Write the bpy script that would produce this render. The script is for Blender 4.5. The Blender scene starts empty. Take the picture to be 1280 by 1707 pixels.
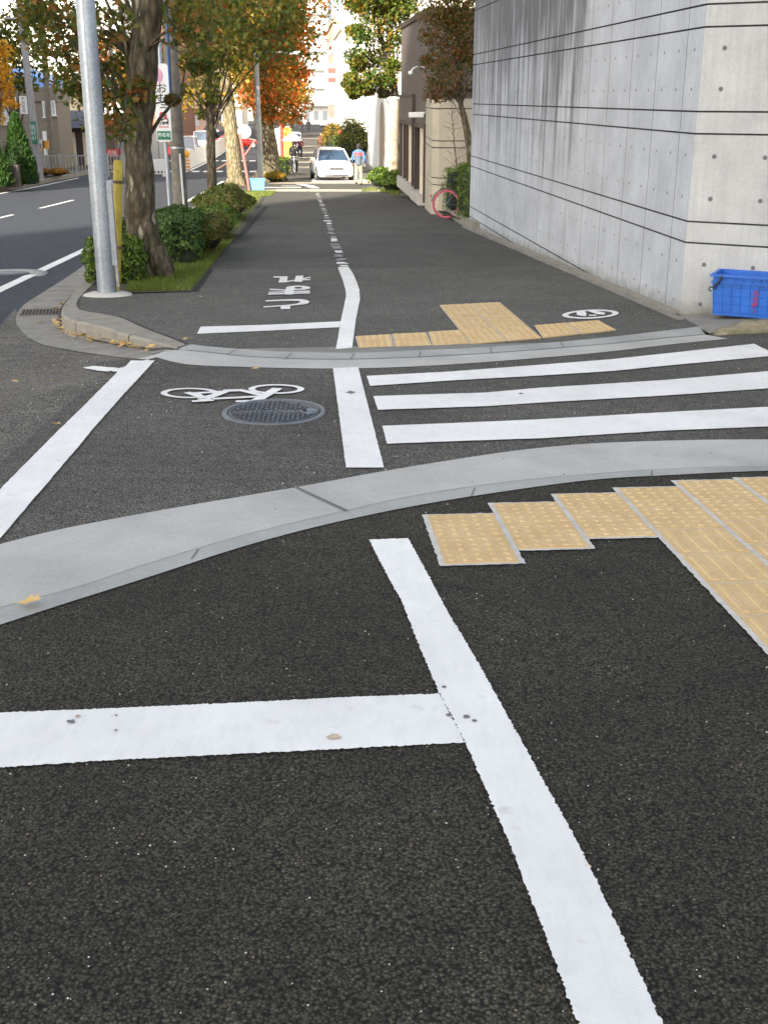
import bpy, bmesh, math, random
import numpy as np
from mathutils import Vector, Matrix
R = math.radians
col = bpy.context.scene.collection
sc = bpy.context.scene
# ------------------------------------------------------------------ camera
F, PIT, H = 1890., R(20.1), 1.6
cam = bpy.data.cameras.new('camera'); camo = bpy.data.objects.new('camera', cam); col.objects.link(camo)
cam.sensor_fit = 'VERTICAL'; cam.sensor_height = 36; cam.lens = F/1707*36
cam.clip_start = .05; cam.clip_end = 3000
camo.location = (0, 0, H); camo.rotation_euler = (R(90)-PIT, 0, 0)
sc.camera = camo
# ------------------------------------------------------------------ sky, sun, exposure
SUN_AZ, SUN_EL = R(24), R(25)          # light travels towards +Y and a little to +X
w = bpy.data.worlds.new('World'); sc.world = w; w.use_nodes = True
nt = w.node_tree; bg = nt.nodes['Background']
sky = nt.nodes.new('ShaderNodeTexSky'); sky.sky_type = 'NISHITA'; sky.sun_disc = False
sky.sun_elevation = SUN_EL; sky.sun_rotation = R(180)+SUN_AZ
sky.dust_density = 2.2; sky.air_density = 1.0; sky.ozone_density = .6
hs = nt.nodes.new('ShaderNodeHueSaturation'); hs.inputs['Saturation'].default_value = .55
nt.links.new(sky.outputs[0], hs.inputs['Color']); nt.links.new(hs.outputs[0], bg.inputs[0]); bg.inputs[1].default_value = .15
sl = bpy.data.lights.new('sun', 'SUN'); sl.energy = 5; sl.angle = R(.6); sl.color = (1, .93, .80)
so = bpy.data.objects.new('sun', sl); col.objects.link(so)
so.rotation_euler = (R(90)-SUN_EL, 0, -SUN_AZ)
sc.view_settings.view_transform = 'Standard'; sc.view_settings.look = 'None'
sc.view_settings.exposure = 1.48; sc.view_settings.gamma = 1
sc.cycles.max_bounces = 6; sc.cycles.diffuse_bounces = 3; sc.cycles.transparent_max_bounces = 6
# ------------------------------------------------------------------ ground shape
SL = .0745                                   # the street runs a little to the left of the view
def lerp_tab(t, tab):
    if t <= tab[0][0]: return tab[0][1]
    for (a, b), (c, d) in zip(tab, tab[1:]):
        if t <= c: return b+(d-b)*(t-a)/(c-a)
    return tab[-1][1]
def gt(y):
    if y < 35: return -.04*y
    if y < 115: t = y-35; return -1.4-.04*t+.00025*t*t
    return -3.0
GK = [(-200, 8.0), (35, -1.4)]+[(y, gt(y)) for y in range(40, 120, 5)]+[(3000, -3.0)]
def g(y): return lerp_tab(y, GK)
DK = [(-2.4, .18), (-1.9, .14), (-1.55, .10), (-1.3, .06), (-1.1, 0)]
def D(u): return lerp_tab(u, DK)
DY = .45
def zr(x, y): return g(y)-D(x+SL*y+DY*max(0, 9-y))          # road level (below the raised kerb at the left)
def zf(x, y): return g(y)                    # footway level
def P(px, py, f=zr):
    "ground point seen at a pixel of the 1280 x 1707 photograph"
    if f is zf or f is zr: ff = f
    else: ff = f
    a = (px-640)/F; bb = -(py-853.5)/F
    c, s = math.cos(PIT), math.sin(PIT)
    b, cc = c+bb*s, -s+bb*c
    fn = lambda t: H+cc*t-ff(a*t, b*t)
    t = .5
    while t < 900 and fn(t) > 0: t *= 1.02
    lo = t/1.02
    for _ in range(30):
        m = (lo+t)/2
        if fn(m) > 0: lo = m
        else: t = m
    return Vector((a*t, b*t, ff(a*t, b*t)))
def at(px, py, d):
    "point at distance y=d behind a pixel"
    a = (px-640)/F; bb = -(py-853.5)/F
    c, s = math.cos(PIT), math.sin(PIT)
    b, cc = c+bb*s, -s+bb*c
    t = d/b
    return Vector((a*t, d, H+cc*t))
def S(u, v, z=None): return Vector((u-SL*v, v, g(v) if z is None else z))
ROT = math.atan(SL)
rng = random.Random(7); nr = np.random.RandomState(7)
# ------------------------------------------------------------------ materials
def N(t, typ, **k):
    n = t.nodes.new(typ)
    for a, b in k.items(): setattr(n, a, b)
    return n
def newmat(name, rough=.7, metal=0, spec=.5):
    m = bpy.data.materials.new(name); m.use_nodes = True
    t = m.node_tree; b = t.nodes['Principled BSDF']
    b.inputs['Roughness'].default_value = rough; b.inputs['Metallic'].default_value = metal
    b.inputs['Specular IOR Level'].default_value = spec
    return m, t, b
def c4(c): return (c[0], c[1], c[2], 1)
def ramp(t, fac, stops, interp='LINEAR'):
    r = N(t, 'ShaderNodeValToRGB'); r.color_ramp.interpolation = interp
    e = r.color_ramp.elements
    while len(e) < len(stops): e.new(.5)
    for i, (p, c) in enumerate(stops):
        e[i].position = p; e[i].color = c4(c) if len(c) == 3 else c
    t.links.new(fac, r.inputs[0]); return r.outputs[0]
def noise(t, vec, scale, detail=4, rough=.6, dist=0):
    n = N(t, 'ShaderNodeTexNoise'); n.inputs['Scale'].default_value = scale
    n.inputs['Detail'].default_value = detail; n.inputs['Roughness'].default_value = rough
    n.inputs['Distortion'].default_value = dist
    t.links.new(vec, n.inputs['Vector']); return n.outputs[0]
def mixc(t, fac, a, b, mode='MIX'):
    m = N(t, 'ShaderNodeMix', data_type='RGBA', blend_type=mode)
    for sck, v in ((m.inputs[0], fac), (m.inputs[6], a), (m.inputs[7], b)):
        if isinstance(v, (int, float)): sck.default_value = v
        elif isinstance(v, tuple): sck.default_value = c4(v)
        else: t.links.new(v, sck)
    return m.outputs[2]
def math_(t, op, a, b=None):
    m = N(t, 'ShaderNodeMath', operation=op)
    for i, v in enumerate((a, b)):
        if v is None: continue
        if isinstance(v, (int, float)): m.inputs[i].default_value = v
        else: t.links.new(v, m.inputs[i])
    return m.outputs[0]
def bump(t, b, h, strength=.5, dist=.01):
    n = N(t, 'ShaderNodeBump'); n.inputs['Strength'].default_value = strength; n.inputs['Distance'].default_value = dist
    t.links.new(h, n.inputs['Height']); t.links.new(n.outputs[0], b.inputs['Normal'])
def coords(t, scale=(1, 1, 1), kind='Object'):
    tc = N(t, 'ShaderNodeTexCoord'); mp = N(t, 'ShaderNodeMapping'); mp.inputs['Scale'].default_value = scale
    t.links.new(tc.outputs[kind], mp.inputs[0]); return mp.outputs[0]
def vor(t, vec, scale, feature='F1', rand=1.0):
    n = N(t, 'ShaderNodeTexVoronoi', feature=feature); n.inputs['Scale'].default_value = scale
    n.inputs['Randomness'].default_value = rand
    t.links.new(vec, n.inputs['Vector']); return n
_mc = {}
def M(name, c=None, rough=.7, metal=0, var=.15, scale=6, bmp=0, bscale=60, spec=.5):
    if name in _mc: return _mc[name]
    m, t, b = newmat(name, rough, metal, spec)
    v = coords(t); n = noise(t, v, scale, 5)
    lo = tuple(x*(1-var) for x in c); hi = tuple(min(1, x*(1+var)) for x in c)
    t.links.new(ramp(t, n, [(.3, lo), (.7, hi)]), b.inputs['Base Color'])
    if bmp: bump(t, b, noise(t, v, bscale, 4), bmp, .01)
    _mc[name] = m; return m
def asphalt(name, base, cell, contrast, speck=.5, bmp=.6, tint=(1, 1, 1), stain=.25, dist=.004, rough_mix=False):
    m, t, b = newmat(name, .88, 0, .3)
    v = coords(t)
    n0 = N(t, 'ShaderNodeTexNoise'); n0.inputs['Scale'].default_value = cell*.9
    t.links.new(v, n0.inputs['Vector'])
    vv = N(t, 'ShaderNodeVectorMath', operation='MULTIPLY_ADD'); vv.inputs[1].default_value = (.5/cell,)*3
    t.links.new(n0.outputs['Color'], vv.inputs[0]); t.links.new(v, vv.inputs[2]); v2 = vv.outputs[0]
    e = vor(t, v2, cell); cells = e.outputs['Color']; dd = e.outputs['Distance']
    sep = N(t, 'ShaderNodeSeparateColor'); t.links.new(cells, sep.inputs[0])
    stone = ramp(t, sep.outputs[0], [(0, tuple(base[i]*(1-contrast*.45) for i in range(3))),
                                     (.5, base), (.93, tuple(base[i]*(1+contrast*.7) for i in range(3))),
                                     (1, tuple(base[i]*(1+contrast*1.6) for i in range(3)))])
    gap = ramp(t, dd, [(.3, (1.05, 1.05, 1.05)), (.52, (.55, .54, .53)), (.75, (.10, .10, .10))])
    if rough_mix:
        pit = ramp(t, noise(t, v, 75, 4, .75), [(.36, (.12, .12, .12)), (.50, (1, 1, 1))])
        e2 = vor(t, v2, cell*1.9); g2 = ramp(t, e2.outputs['Distance'], [(.3, (1.05, 1.05, 1.05)), (.8, (.5, .5, .5))])
        gap = mixc(t, 1, mixc(t, 1, gap, pit, 'MULTIPLY'), g2, 'MULTIPLY')
    c = mixc(t, 1.0, stone, gap, 'MULTIPLY')
    big = ramp(t, noise(t, v, .8, 5, .65), [(.3, (1-stain,)*3), (.7, (1+stain,)*3)])
    c = mixc(t, 1.0, c, big, 'MULTIPLY')
    med = ramp(t, noise(t, v, 9, 4, .6), [(.3, (.84, .85, .87)), (.7, (1.14, 1.13, 1.1))])
    c = mixc(t, 1.0, c, med, 'MULTIPLY')
    if speck:
        s = vor(t, v, cell*.55); sp = N(t, 'ShaderNodeSeparateColor'); t.links.new(s.outputs['Color'], sp.inputs[0])
        k = math_(t, 'MULTIPLY', math_(t, 'GREATER_THAN', sp.outputs[1], .992), math_(t, 'LESS_THAN', s.outputs['Distance'], .17))
        c = mixc(t, math_(t, 'MULTIPLY', k, speck), c, (.5, .49, .46))
    t.links.new(c, b.inputs['Base Color'])
    hgt = math_(t, 'SUBTRACT', 1, dd)
    hgt = math_(t, 'ADD', hgt, math_(t, 'MULTIPLY', sep.outputs[2], .5))
    bump(t, b, hgt, bmp, dist)
    return m
A_near = asphalt('permeable_asphalt', (.079, .070, .047), 118, .6, .9, .9, stain=.3, dist=.006, rough_mix=True)
A_side = asphalt('fresh_asphalt', (.135, .124, .106), 150, .95, .4, .6, stain=.24)
A_old = asphalt('worn_asphalt', (.19, .172, .145), 115, .9, .8, .6, stain=.25)
A_main = asphalt('main_road_asphalt', (.060, .066, .080), 120, .8, .3, .4, stain=.12)
A_foot = asphalt('footway_asphalt', (.128, .121, .103), 140, .9, .35, .5, stain=.2)
A_patch = asphalt('footway_patch_asphalt', (.155, .147, .125), 150, .95, .35, .5, stain=.2)
A_dark = asphalt('dark_seam_asphalt', (.035, .033, .030), 120, .6, 0, .4)
def paintmat():
    m, t, b = newmat('road_paint', .62, 0, .4)
    v = coords(t)
    n = noise(t, v, 1.7, 6, .7); c = ramp(t, n, [(.3, (.66, .64, .595)), (.7, (.81, .79, .74))])
    st = ramp(t, noise(t, coords(t, (1, .25, 1)), 30, 5, .7), [(.3, (.93, .93, .94)), (.55, (1, 1, 1))])
    c = mixc(t, 1, c, st, 'MULTIPLY')
    sp = ramp(t, noise(t, v, 11, 2, .5), [(.66, (0, 0, 0)), (.76, (1, 1, 1))])
    c = mixc(t, math_(t, 'MULTIPLY', sp, .35), c, (.40, .37, .33))
    t.links.new(c, b.inputs['Base Color'])
    bump(t, b, noise(t, v, 130, 5, .7), .35, .004); return m
PAINT = paintmat()
def wornpaint():
    m, t, b = newmat('worn_road_paint', .8)
    v = coords(t); n = noise(t, v, 22, 5, .7)
    t.links.new(ramp(t, n, [(.4, (.14, .13, .12)), (.62, (.42, .41, .39))]), b.inputs['Base Color']); return m
WORN = wornpaint()
def concrete(name, base, stain=.25, scale=2.0, moss=0, bmp=.3, streak=False):
    m, t, b = newmat(name, .85, 0, .3); v = coords(t)
    c = ramp(t, noise(t, v, scale, 7, .68), [(.25, tuple(x*(1-stain) for x in base)), (.6, base), (.8, tuple(x*(1+stain*.4) for x in base))])
    fine = ramp(t, noise(t, v, 70, 3, .7), [(.3, (.9, .9, .9)), (.7, (1.05, 1.05, 1.05))])
    c = mixc(t, 1, c, fine, 'MULTIPLY')
    if moss:
        mm = ramp(t, noise(t, v, 5, 6, .7), [(.5, (0, 0, 0)), (.68, (1, 1, 1))])
        c = mixc(t, math_(t, 'MULTIPLY', mm, moss), c, (.13, .12, .05))
    t.links.new(c, b.inputs['Base Color']); bump(t, b, noise(t, v, 90, 6, .7), bmp, .005); return m
C_apron = concrete('apron_concrete', (.455, .44, .40), .24)
C_kerbstrip = concrete('kerb_strip_concrete', (.375, .37, .34), .32)
C_oldgut = concrete('old_gutter_concrete', (.27, .25, .215), .4, 3, .35)
C_kerb = concrete('kerb_stone', (.33, .30, .245), .5, 5, .45, .8)
C_pale = concrete('pale_concrete', (.5, .47, .41), .15)
C_beige = concrete('beige_concrete', (.52, .46, .35), .25, 1.2)
C_moss = concrete('mossy_stone', (.30, .26, .17), .5, 8, .8, 1)
def leafmat(name, stops, trans=.35, rough=.55, nscale=.9):
    m, t, b = newmat(name, rough, 0, .35)
    geo = N(t, 'ShaderNodeNewGeometry'); v = coords(t)
    n = noise(t, v, nscale, 2, .5)
    f = math_(t, 'ADD', math_(t, 'MULTIPLY', geo.outputs['Random Per Island'], .62), math_(t, 'MULTIPLY', n, .7))
    f = math_(t, 'SUBTRACT', f, .16)
    c = ramp(t, f, stops)
    t.links.new(c, b.inputs['Base Color'])
    tr = N(t, 'ShaderNodeBsdfTranslucent'); mx = N(t, 'ShaderNodeMixShader'); mx.inputs[0].default_value = trans
    cc = mixc(t, 1, c, (1.0, 1.0, .6), 'MULTIPLY'); t.links.new(cc, tr.inputs[0])
    t.links.new(b.outputs[0], mx.inputs[1]); t.links.new(tr.outputs[0], mx.inputs[2])
    t.links.new(mx.outputs[0], t.nodes['Material Output'].inputs[0]); return m
L_near = leafmat('sweetgum_leaves', [(0, (.045, .08, .016)), (.35, (.07, .10, .02)), (.58, (.16, .16, .03)), (.75, (.26, .12, .03)), (1, (.42, .09, .025))], .5, nscale=2.2)
L_green = leafmat('green_leaves', [(0, (.04, .075, .014)), (.4, (.10, .13, .02)), (.7, (.22, .19, .025)), (1, (.2, .12, .03))])
L_orange = leafmat('orange_leaves', [(0, (.07, .10, .015)), (.38, (.20, .16, .02)), (.56, (.52, .17, .025)), (1, (.70, .12, .04))], .4, nscale=.55)
L_gold = leafmat('golden_leaves', [(0, (.08, .10, .015)), (.5, (.25, .20, .02)), (1, (.5, .2, .03))])
L_ginkgo = leafmat('yellow_leaves', [(0, (.5, .3, .04)), (.5, (.65, .36, .03)), (1, (.65, .2, .03))])
L_maple = leafmat('maple_leaves', [(0, (.05, .08, .018)), (.4, (.10, .11, .025)), (.65, (.20, .10, .03)), (1, (.32, .08, .03))], .5, nscale=1.6)
L_hedge = leafmat('hedge_leaves', [(0, (.02, .055, .01)), (.5, (.06, .115, .02)), (1, (.13, .19, .035))], .15)
L_bright = leafmat('bright_hedge_leaves', [(0, (.03, .065, .01)), (.5, (.09, .15, .02)), (.85, (.19, .25, .03)), (1, (.22, .27, .04))], .25)
L_rust = leafmat('rusty_hedge_leaves', [(0, (.05, .09, .015)), (.5, (.11, .14, .02)), (.8, (.19, .12, .03)), (1, (.18, .20, .03))], .2)
L_conifer = leafmat('conifer_leaves', [(0, (.018, .05, .01)), (1, (.055, .12, .018))], .15)
L_grass = leafmat('grass_blades', [(0, (.07, .12, .018)), (.55, (.14, .19, .025)), (1, (.30, .25, .08))], .25)
L_rustgrass = leafmat('autumn_shrub_leaves', [(0, (.25, .13, .02)), (1, (.45, .2, .03))], .25)
L_fallen = leafmat('fallen_leaf', [(0, (.42, .22, .06)), (.5, (.6, .38, .13)), (1, (.62, .5, .3))], .1)
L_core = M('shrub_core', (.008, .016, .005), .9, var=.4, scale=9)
def barkmat(name, a, b_, c_):
    m, t, b = newmat(name, .9, 0, .2)
    v = coords(t, (1, 1, .35))
    n = noise(t, v, 16, 6, .7); vo = vor(t, v, 15)
    c = ramp(t, n, [(.3, a), (.62, b_), (.8, c_)])
    fl = vor(t, coords(t, (1, 1, .3)), 13); fs = N(t, 'ShaderNodeSeparateColor'); t.links.new(fl.outputs['Color'], fs.inputs[0])
    fk = math_(t, 'MULTIPLY', math_(t, 'GREATER_THAN', math_(t, 'ADD', fs.outputs[0], math_(t, 'MULTIPLY', n, .3)), .98), math_(t, 'LESS_THAN', math_(t, 'ADD', fl.outputs['Distance'], math_(t, 'MULTIPLY', n, .5)), .62))
    c = mixc(t, math_(t, 'MULTIPLY', fk, .75), c, c_)
    k = ramp(t, vo.outputs['Distance'], [(.25, (1, 1, 1)), (.7, (.5, .5, .5))])
    t.links.new(mixc(t, 1, c, k, 'MULTIPLY'), b.inputs['Base Color'])
    bump(t, b, math_(t, 'ADD', n, vo.outputs['Distance']), 1.0, .05); return m
BARK = barkmat('bark', (.075, .06, .038), (.20, .165, .105), (.52, .46, .34))
BARK2 = barkmat('pale_bark', (.16, .13, .07), (.34, .28, .17), (.45, .40, .28))
# ------------------------------------------------------------------ mesh helpers
class MB:
    def __init__(s): s.v = []; s.f = []; s.m = []; s.mats = []; s.cur = 0; s.sm = []; s.smooth = False
    def mat(s, m):
        if m not in s.mats: s.mats.append(m)
        s.cur = s.mats.index(m); return s
    def add(s, vs, fs, smooth=None):
        o = len(s.v); s.v += [tuple(x) for x in vs]
        for f in fs: s.f.append([i+o for i in f]); s.m.append(s.cur); s.sm.append(s.smooth if smooth is None else smooth)
        return s
    def box(s, c, d, rz=0, top=1.0, rx=0):
        x, y, z = [k/2 for k in d]
        vs = [(-x, -y, -z), (x, -y, -z), (x, y, -z), (-x, y, -z), (-x*top, -y*top, z), (x*top, -y*top, z), (x*top, y*top, z), (-x*top, y*top, z)]
        mt = Matrix.Translation(c) @ Matrix.Rotation(rz, 4, 'Z') @ Matrix.Rotation(rx, 4, 'X')
        return s.add([mt @ Vector(p) for p in vs], [(3, 2, 1, 0), (4, 5, 6, 7), (0, 1, 5, 4), (1, 2, 6, 5), (2, 3, 7, 6), (3, 0, 4, 7)], False)
    def tube(s, pts, rad, n=10, caps=True):
        pts = [Vector(p) for p in pts]
        if isinstance(rad, (int, float)): rad = [rad]*len(pts)
        vs = []; fs = []
        prev = None
        for i, p in enumerate(pts):
            d = (pts[min(i+1, len(pts)-1)]-pts[max(i-1, 0)])
            if d.length < 1e-9: d = Vector((0, 0, 1))
            d.normalize()
            if prev is None:
                a = d.cross(Vector((0, 0, 1)))
                if a.length < .2: a = d.cross(Vector((1, 0, 0)))
            else: a = prev-d*prev.dot(d)
            a.normalize(); prev = a; b = d.cross(a)
            for k in range(n):
                t = 2*math.pi*k/n
                vs.append(p+(a*math.cos(t)+b*math.sin(t))*rad[i])
        for i in range(len(pts)-1):
            for k in range(n):
                k2 = (k+1) % n
                fs.append((i*n+k, i*n+k2, (i+1)*n+k2, (i+1)*n+k))
        s.add(vs, fs, True)
        if caps: s.add(vs[:n], [tuple(range(n))[::-1]], False); s.add(vs[-n:], [tuple(range(n))], False)
        return s
    def lathe(s, prof, c=(0, 0, 0), n=24, sx=1, sy=1):
        c = Vector(c); vs = []; fs = []
        for r, z in prof:
            for k in range(n):
                t = 2*math.pi*k/n; vs.append(c+Vector((r*math.cos(t)*sx, r*math.sin(t)*sy, z)))
        for i in range(len(prof)-1):
            for k in range(n):
                k2 = (k+1) % n; fs.append((i*n+k, i*n+k2, (i+1)*n+k2, (i+1)*n+k))
        return s.add(vs, fs, True)
    def blob(s, c, r, n=12, m=8, jit=0, rg=rng):
        c = Vector(c); r = Vector(r if hasattr(r, '__len__') else (r, r, r)); vs = []; fs = []
        for i in range(m+1):
            ph = math.pi*i/m
            for k in range(n):
                t = 2*math.pi*k/n; q = 1+(rg.uniform(-jit, jit) if 0 < i < m else 0)
                vs.append(c+Vector((r.x*math.sin(ph)*math.cos(t)*q, r.y*math.sin(ph)*math.sin(t)*q, -r.z*math.cos(ph)*q)))
        for i in range(m):
            for k in range(n):
                k2 = (k+1) % n; fs.append((i*n+k, i*n+k2, (i+1)*n+k2, (i+1)*n+k))
        return s.add(vs, fs, True)
    def ring(s, c, R_, r, axis='x', n=32, k=8):
        pts = []
        for i in range(n+1):
            t = 2*math.pi*i/n
            if axis == 'x': pts.append(Vector(c)+Vector((0, R_*math.cos(t), R_*math.sin(t))))
            elif axis == 'y': pts.append(Vector(c)+Vector((R_*math.cos(t), 0, R_*math.sin(t))))
            else: pts.append(Vector(c)+Vector((R_*math.cos(t), R_*math.sin(t), 0)))
        return s.tube(pts, r, k, False)
    def prism(s, pts, z0, z1, flat=True):
        n = len(pts); vs = [(p[0], p[1], z0) for p in pts]+[(p[0], p[1], z1) for p in pts]
        fs = [tuple(range(n))[::-1], tuple(range(n, 2*n))]+[(i, (i+1) % n, n+(i+1) % n, n+i) for i in range(n)]
        return s.add(vs, fs, False)
    def loft(s, rings, smooth=True, caps=True):
        n = len(rings[0]); vs = [p for r in rings for p in r]; fs = []
        for i in range(len(rings)-1):
            for k in range(n):
                k2 = (k+1) % n; fs.append((i*n+k, i*n+k2, (i+1)*n+k2, (i+1)*n+k))
        s.add(vs, fs, smooth)
        if caps: s.add(rings[0], [tuple(range(n))[::-1]], smooth); s.add(rings[-1], [tuple(range(n))], smooth)
        return s
    def build(s, name, mat=None, parent=None, loc=None, bevel=0, fixn=True):
        me = bpy.data.meshes.new(name); me.from_pydata(s.v, [], s.f)
        mats = s.mats or [mat]
        for m in mats: me.materials.append(m)
        if s.mats: me.polygons.foreach_set('material_index', s.m)
        me.polygons.foreach_set('use_smooth', s.sm)
        if fixn:
            bm = bmesh.new(); bm.from_mesh(me); bmesh.ops.recalc_face_normals(bm, faces=bm.faces); bm.to_mesh(me); bm.free()
        me.update(); o = bpy.data.objects.new(name, me); col.objects.link(o)
        if parent: o.parent = parent
        if loc is not None: o.location = loc
        if bevel:
            b = o.modifiers.new('bevel', 'BEVEL'); b.width = bevel; b.segments = 2; b.limit_method = 'ANGLE'; b.angle_limit = R(40)
        return o
def tag(o, label=None, cat=None, group=None, kind=None):
    if label: o['label'] = label
    if cat: o['category'] = cat
    if group: o['group'] = group
    if kind: o['kind'] = kind
    return o
def thing(name, label, cat, loc=(0, 0, 0), rz=0, group=None):
    o = bpy.data.objects.new(name, None); col.objects.link(o); o.location = loc; o.rotation_euler = (0, 0, rz)
    o.empty_display_size = .2
    return tag(o, label, cat, group)
def copy_tree(o, parent=None):
    c = o.copy(); col.objects.link(c); c.parent = parent
    for ch in [k for k in bpy.data.objects if k.parent == o]: copy_tree(ch, c)
    return c
def text(body, size, mat, name='lettering', parent=None, loc=(0, 0, 0), rot=(0, 0, 0), ext=.002, sx=1, bold=0):
    cu = bpy.data.curves.new('t', 'FONT'); cu.body = body; cu.size = size; cu.align_x = 'CENTER'; cu.align_y = 'CENTER'
    cu.extrude = ext; cu.offset = bold; cu.resolution_u = 3
    o = bpy.data.objects.new('t', cu); col.objects.link(o)
    me = bpy.data.meshes.new_from_object(o.evaluated_get(bpy.context.evaluated_depsgraph_get()))
    bpy.data.objects.remove(o)
    me.materials.clear(); me.materials.append(mat)
    t = bpy.data.objects.new(name, me); col.objects.link(t); t.location = loc; t.rotation_euler = rot; t.scale = (sx, 1, 1)
    if parent: t.parent = parent
    return t
UC = [k for k, _ in DK]; YC = [k for k, _ in GK if k < 1000 and k > -100]
def sheet(name, pts, mat, dz=0, f=zr, kind='structure', thick=0, label=None, cat=None, parent=None, group=None):
    "a flat polygon laid on the ground surface f, cut where the ground bends"
    bm = bmesh.new()
    pp = []
    for p in pts:
        if not pp or (Vector((p[0], p[1]))-pp[-1]).length > 1e-4: pp.append(Vector((p[0], p[1])))
    vs = [bm.verts.new((p.x, p.y, 0)) for p in pp]; bm.faces.new(vs); bmesh.ops.triangulate(bm, faces=bm.faces[:])
    xs = [p.x+SL*p.y for p in pp]; ys = [p.y for p in pp]
    def cut(co, no):
        bmesh.ops.bisect_plane(bm, geom=bm.verts[:]+bm.edges[:]+bm.faces[:], plane_co=co, plane_no=no, dist=1e-5)
    if f is zr:
        for u in UC:
            cut((u, 0, 0), (1, SL, 0)); cut((u-9*DY, 0, 0), (1, SL-DY, 0))
        cut((0, 9, 0), (0, 1, 0))
    for y in YC:
        if min(ys) < y < max(ys): cut((0, y, 0), (0, 1, 0))
    for v in bm.verts: v.co.z = f(v.co.x, v.co.y)+dz
    bmesh.ops.triangulate(bm, faces=bm.faces[:])
    bm.normal_update()
    for fc in bm.faces:
        if fc.normal.z < 0: fc.normal_flip()
    if thick:
        r = bmesh.ops.extrude_face_region(bm, geom=bm.faces[:])
        for v in [e for e in r['geom'] if isinstance(e, bmesh.types.BMVert)]: v.co.z -= thick
        bmesh.ops.recalc_face_normals(bm, faces=bm.faces)
    me = bpy.data.meshes.new(name); bm.to_mesh(me); bm.free(); me.materials.append(mat)
    o = bpy.data.objects.new(name, me); col.objects.link(o)
    if parent: o.parent = parent
    if not parent and kind and not cat: o['kind'] = kind
    if cat: tag(o, label, cat, group)
    return o
def px(L, f=zr): return [P(a, b, f) for a, b in L]
def jit(pts, step=.012, amp=.004, seed=1, closed=True):
    "roughen an outline: paint lying on coarse stones"
    rg = random.Random(seed); out = []
    n = len(pts)
    for i in range(n if closed else n-1):
        a, b = Vector(pts[i][:2]), Vector(pts[(i+1) % n][:2]); L = (b-a).length; k = max(1, int(L/step)); no = Vector((-(b-a).y, (b-a).x))/max(L, 1e-6)
        for j in range(k):
            q = a.lerp(b, j/k)
            q += no*rg.gauss(0, amp*.5)
            out.append(q)
    return out
def smoothpath(L, n=6):
    out = []; L = [Vector(p[:2]) for p in L]
    for i in range(len(L)-1):
        p0 = L[max(i-1, 0)]; p1 = L[i]; p2 = L[i+1]; p3 = L[min(i+2, len(L)-1)]
        for k in range(n):
            t = k/n
            out.append(.5*((2*p1)+(p2-p0)*t+(2*p0-5*p1+4*p2-p3)*t*t+(3*p1-p0-3*p2+p3)*t**3))
    out.append(L[-1]); return out
def mark(name, label, outline, seed=1, amp=.004, step=.02, dz=.016, f=zr, mat=None, group='white lines painted on the asphalt', px_=True, parent=None):
    if px_:
        dn = []
        for i, a in enumerate(outline):
            b = outline[(i+1) % len(outline)]; k = max(1, int(math.hypot(b[0]-a[0], b[1]-a[1])/9)) if a[1] < 760 and a[0] < 300 else 1
            dn += [(a[0]+(b[0]-a[0])*j/k, a[1]+(b[1]-a[1])*j/k) for j in range(k)]
        outline = dn
    pts = px(outline, f) if px_ else outline
    if amp: pts = jit(pts, step, amp, seed)
    if parent: return sheet(name, pts, mat or PAINT, dz, f, parent=parent, kind=None)
    return sheet(name, pts, mat or PAINT, dz, f, label=label, cat='road marking', group=group)
def PV(x, y): return Vector((x, y))
# ------------------------------------------------------------------ ground and roads
UR = lambda u, v: PV(u-SL*v, v)
sheet('ground', [PV(-900, -150), PV(900, -150), PV(900, 2500), PV(-900, 2500)], M('earth', (.10, .09, .07), .95, scale=.3), -.5, zf)
sheet('main_road', [UR(-12.2, -40), UR(-2.3, -40), UR(-2.3, 400), UR(-12.2, 400)], A_main, 0)
sheet('worn_road', px([(26, 515), (50, 545), (110, 568), (160, 580), (240, 592), (300, 620), (100, 900), (-60, 1010), (-900, 1350), (-1300, 900), (-300, 640), (0, 545)]), A_old, .004)
sheet('side_road', px([(235, 596), (160, 606), (188, 640), (130, 662), (78, 706), (40, 742), (0, 774), (-100, 862), (-300, 1010), (-60, 1000), (0, 980), (300, 900), (600, 820), (1000, 770), (1400, 765)])+[PV(16, 5.0), PV(16, 10.2)]+px([(1400, 552), (1200, 560), (900, 590), (600, 608), (400, 606)]), A_side, .008)
lo = [(-400, 1160), (-200, 1110), (-60, 1066), (0, 1048), (100, 1015), (250, 967), (400, 918), (520, 885), (640, 858), (760, 836), (900, 815), (1000, 803), (1100, 797), (1280, 789), (1500, 786)]
mid = [(-400, 1130), (-200, 1082), (-60, 1040), (0, 1020), (130, 985), (250, 945), (400, 900), (570, 858), (700, 830), (850, 808), (1000, 794), (1150, 785), (1280, 782), (1500, 779)]
up = [(-400, 1000), (-200, 965), (-60, 930), (0, 912), (100, 887), (250, 858), (400, 832), (500, 815), (640, 789), (800, 763), (900, 750), (1000, 742), (1150, 737), (1280, 736), (1500, 738)]
LO, MI, UP = [smoothpath(px(q)) for q in (lo, mid, up)]
sheet('near_footway', [PV(p.x, p.y+.06) for p in LO]+[PV(20, 5.3), PV(20, -30), PV(-6, -30), PV(-6, 2)], A_near, .010)
sheet('apron', UP+MI[::-1], C_apron, .0125)
sheet('kerb_strip', MI+LO[::-1], C_kerbstrip, .0145)
SEAMM = M('seam_grey', (.20, .20, .19), .9)
off_ = [p+PV(.0, .007) for p in MI]
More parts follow.
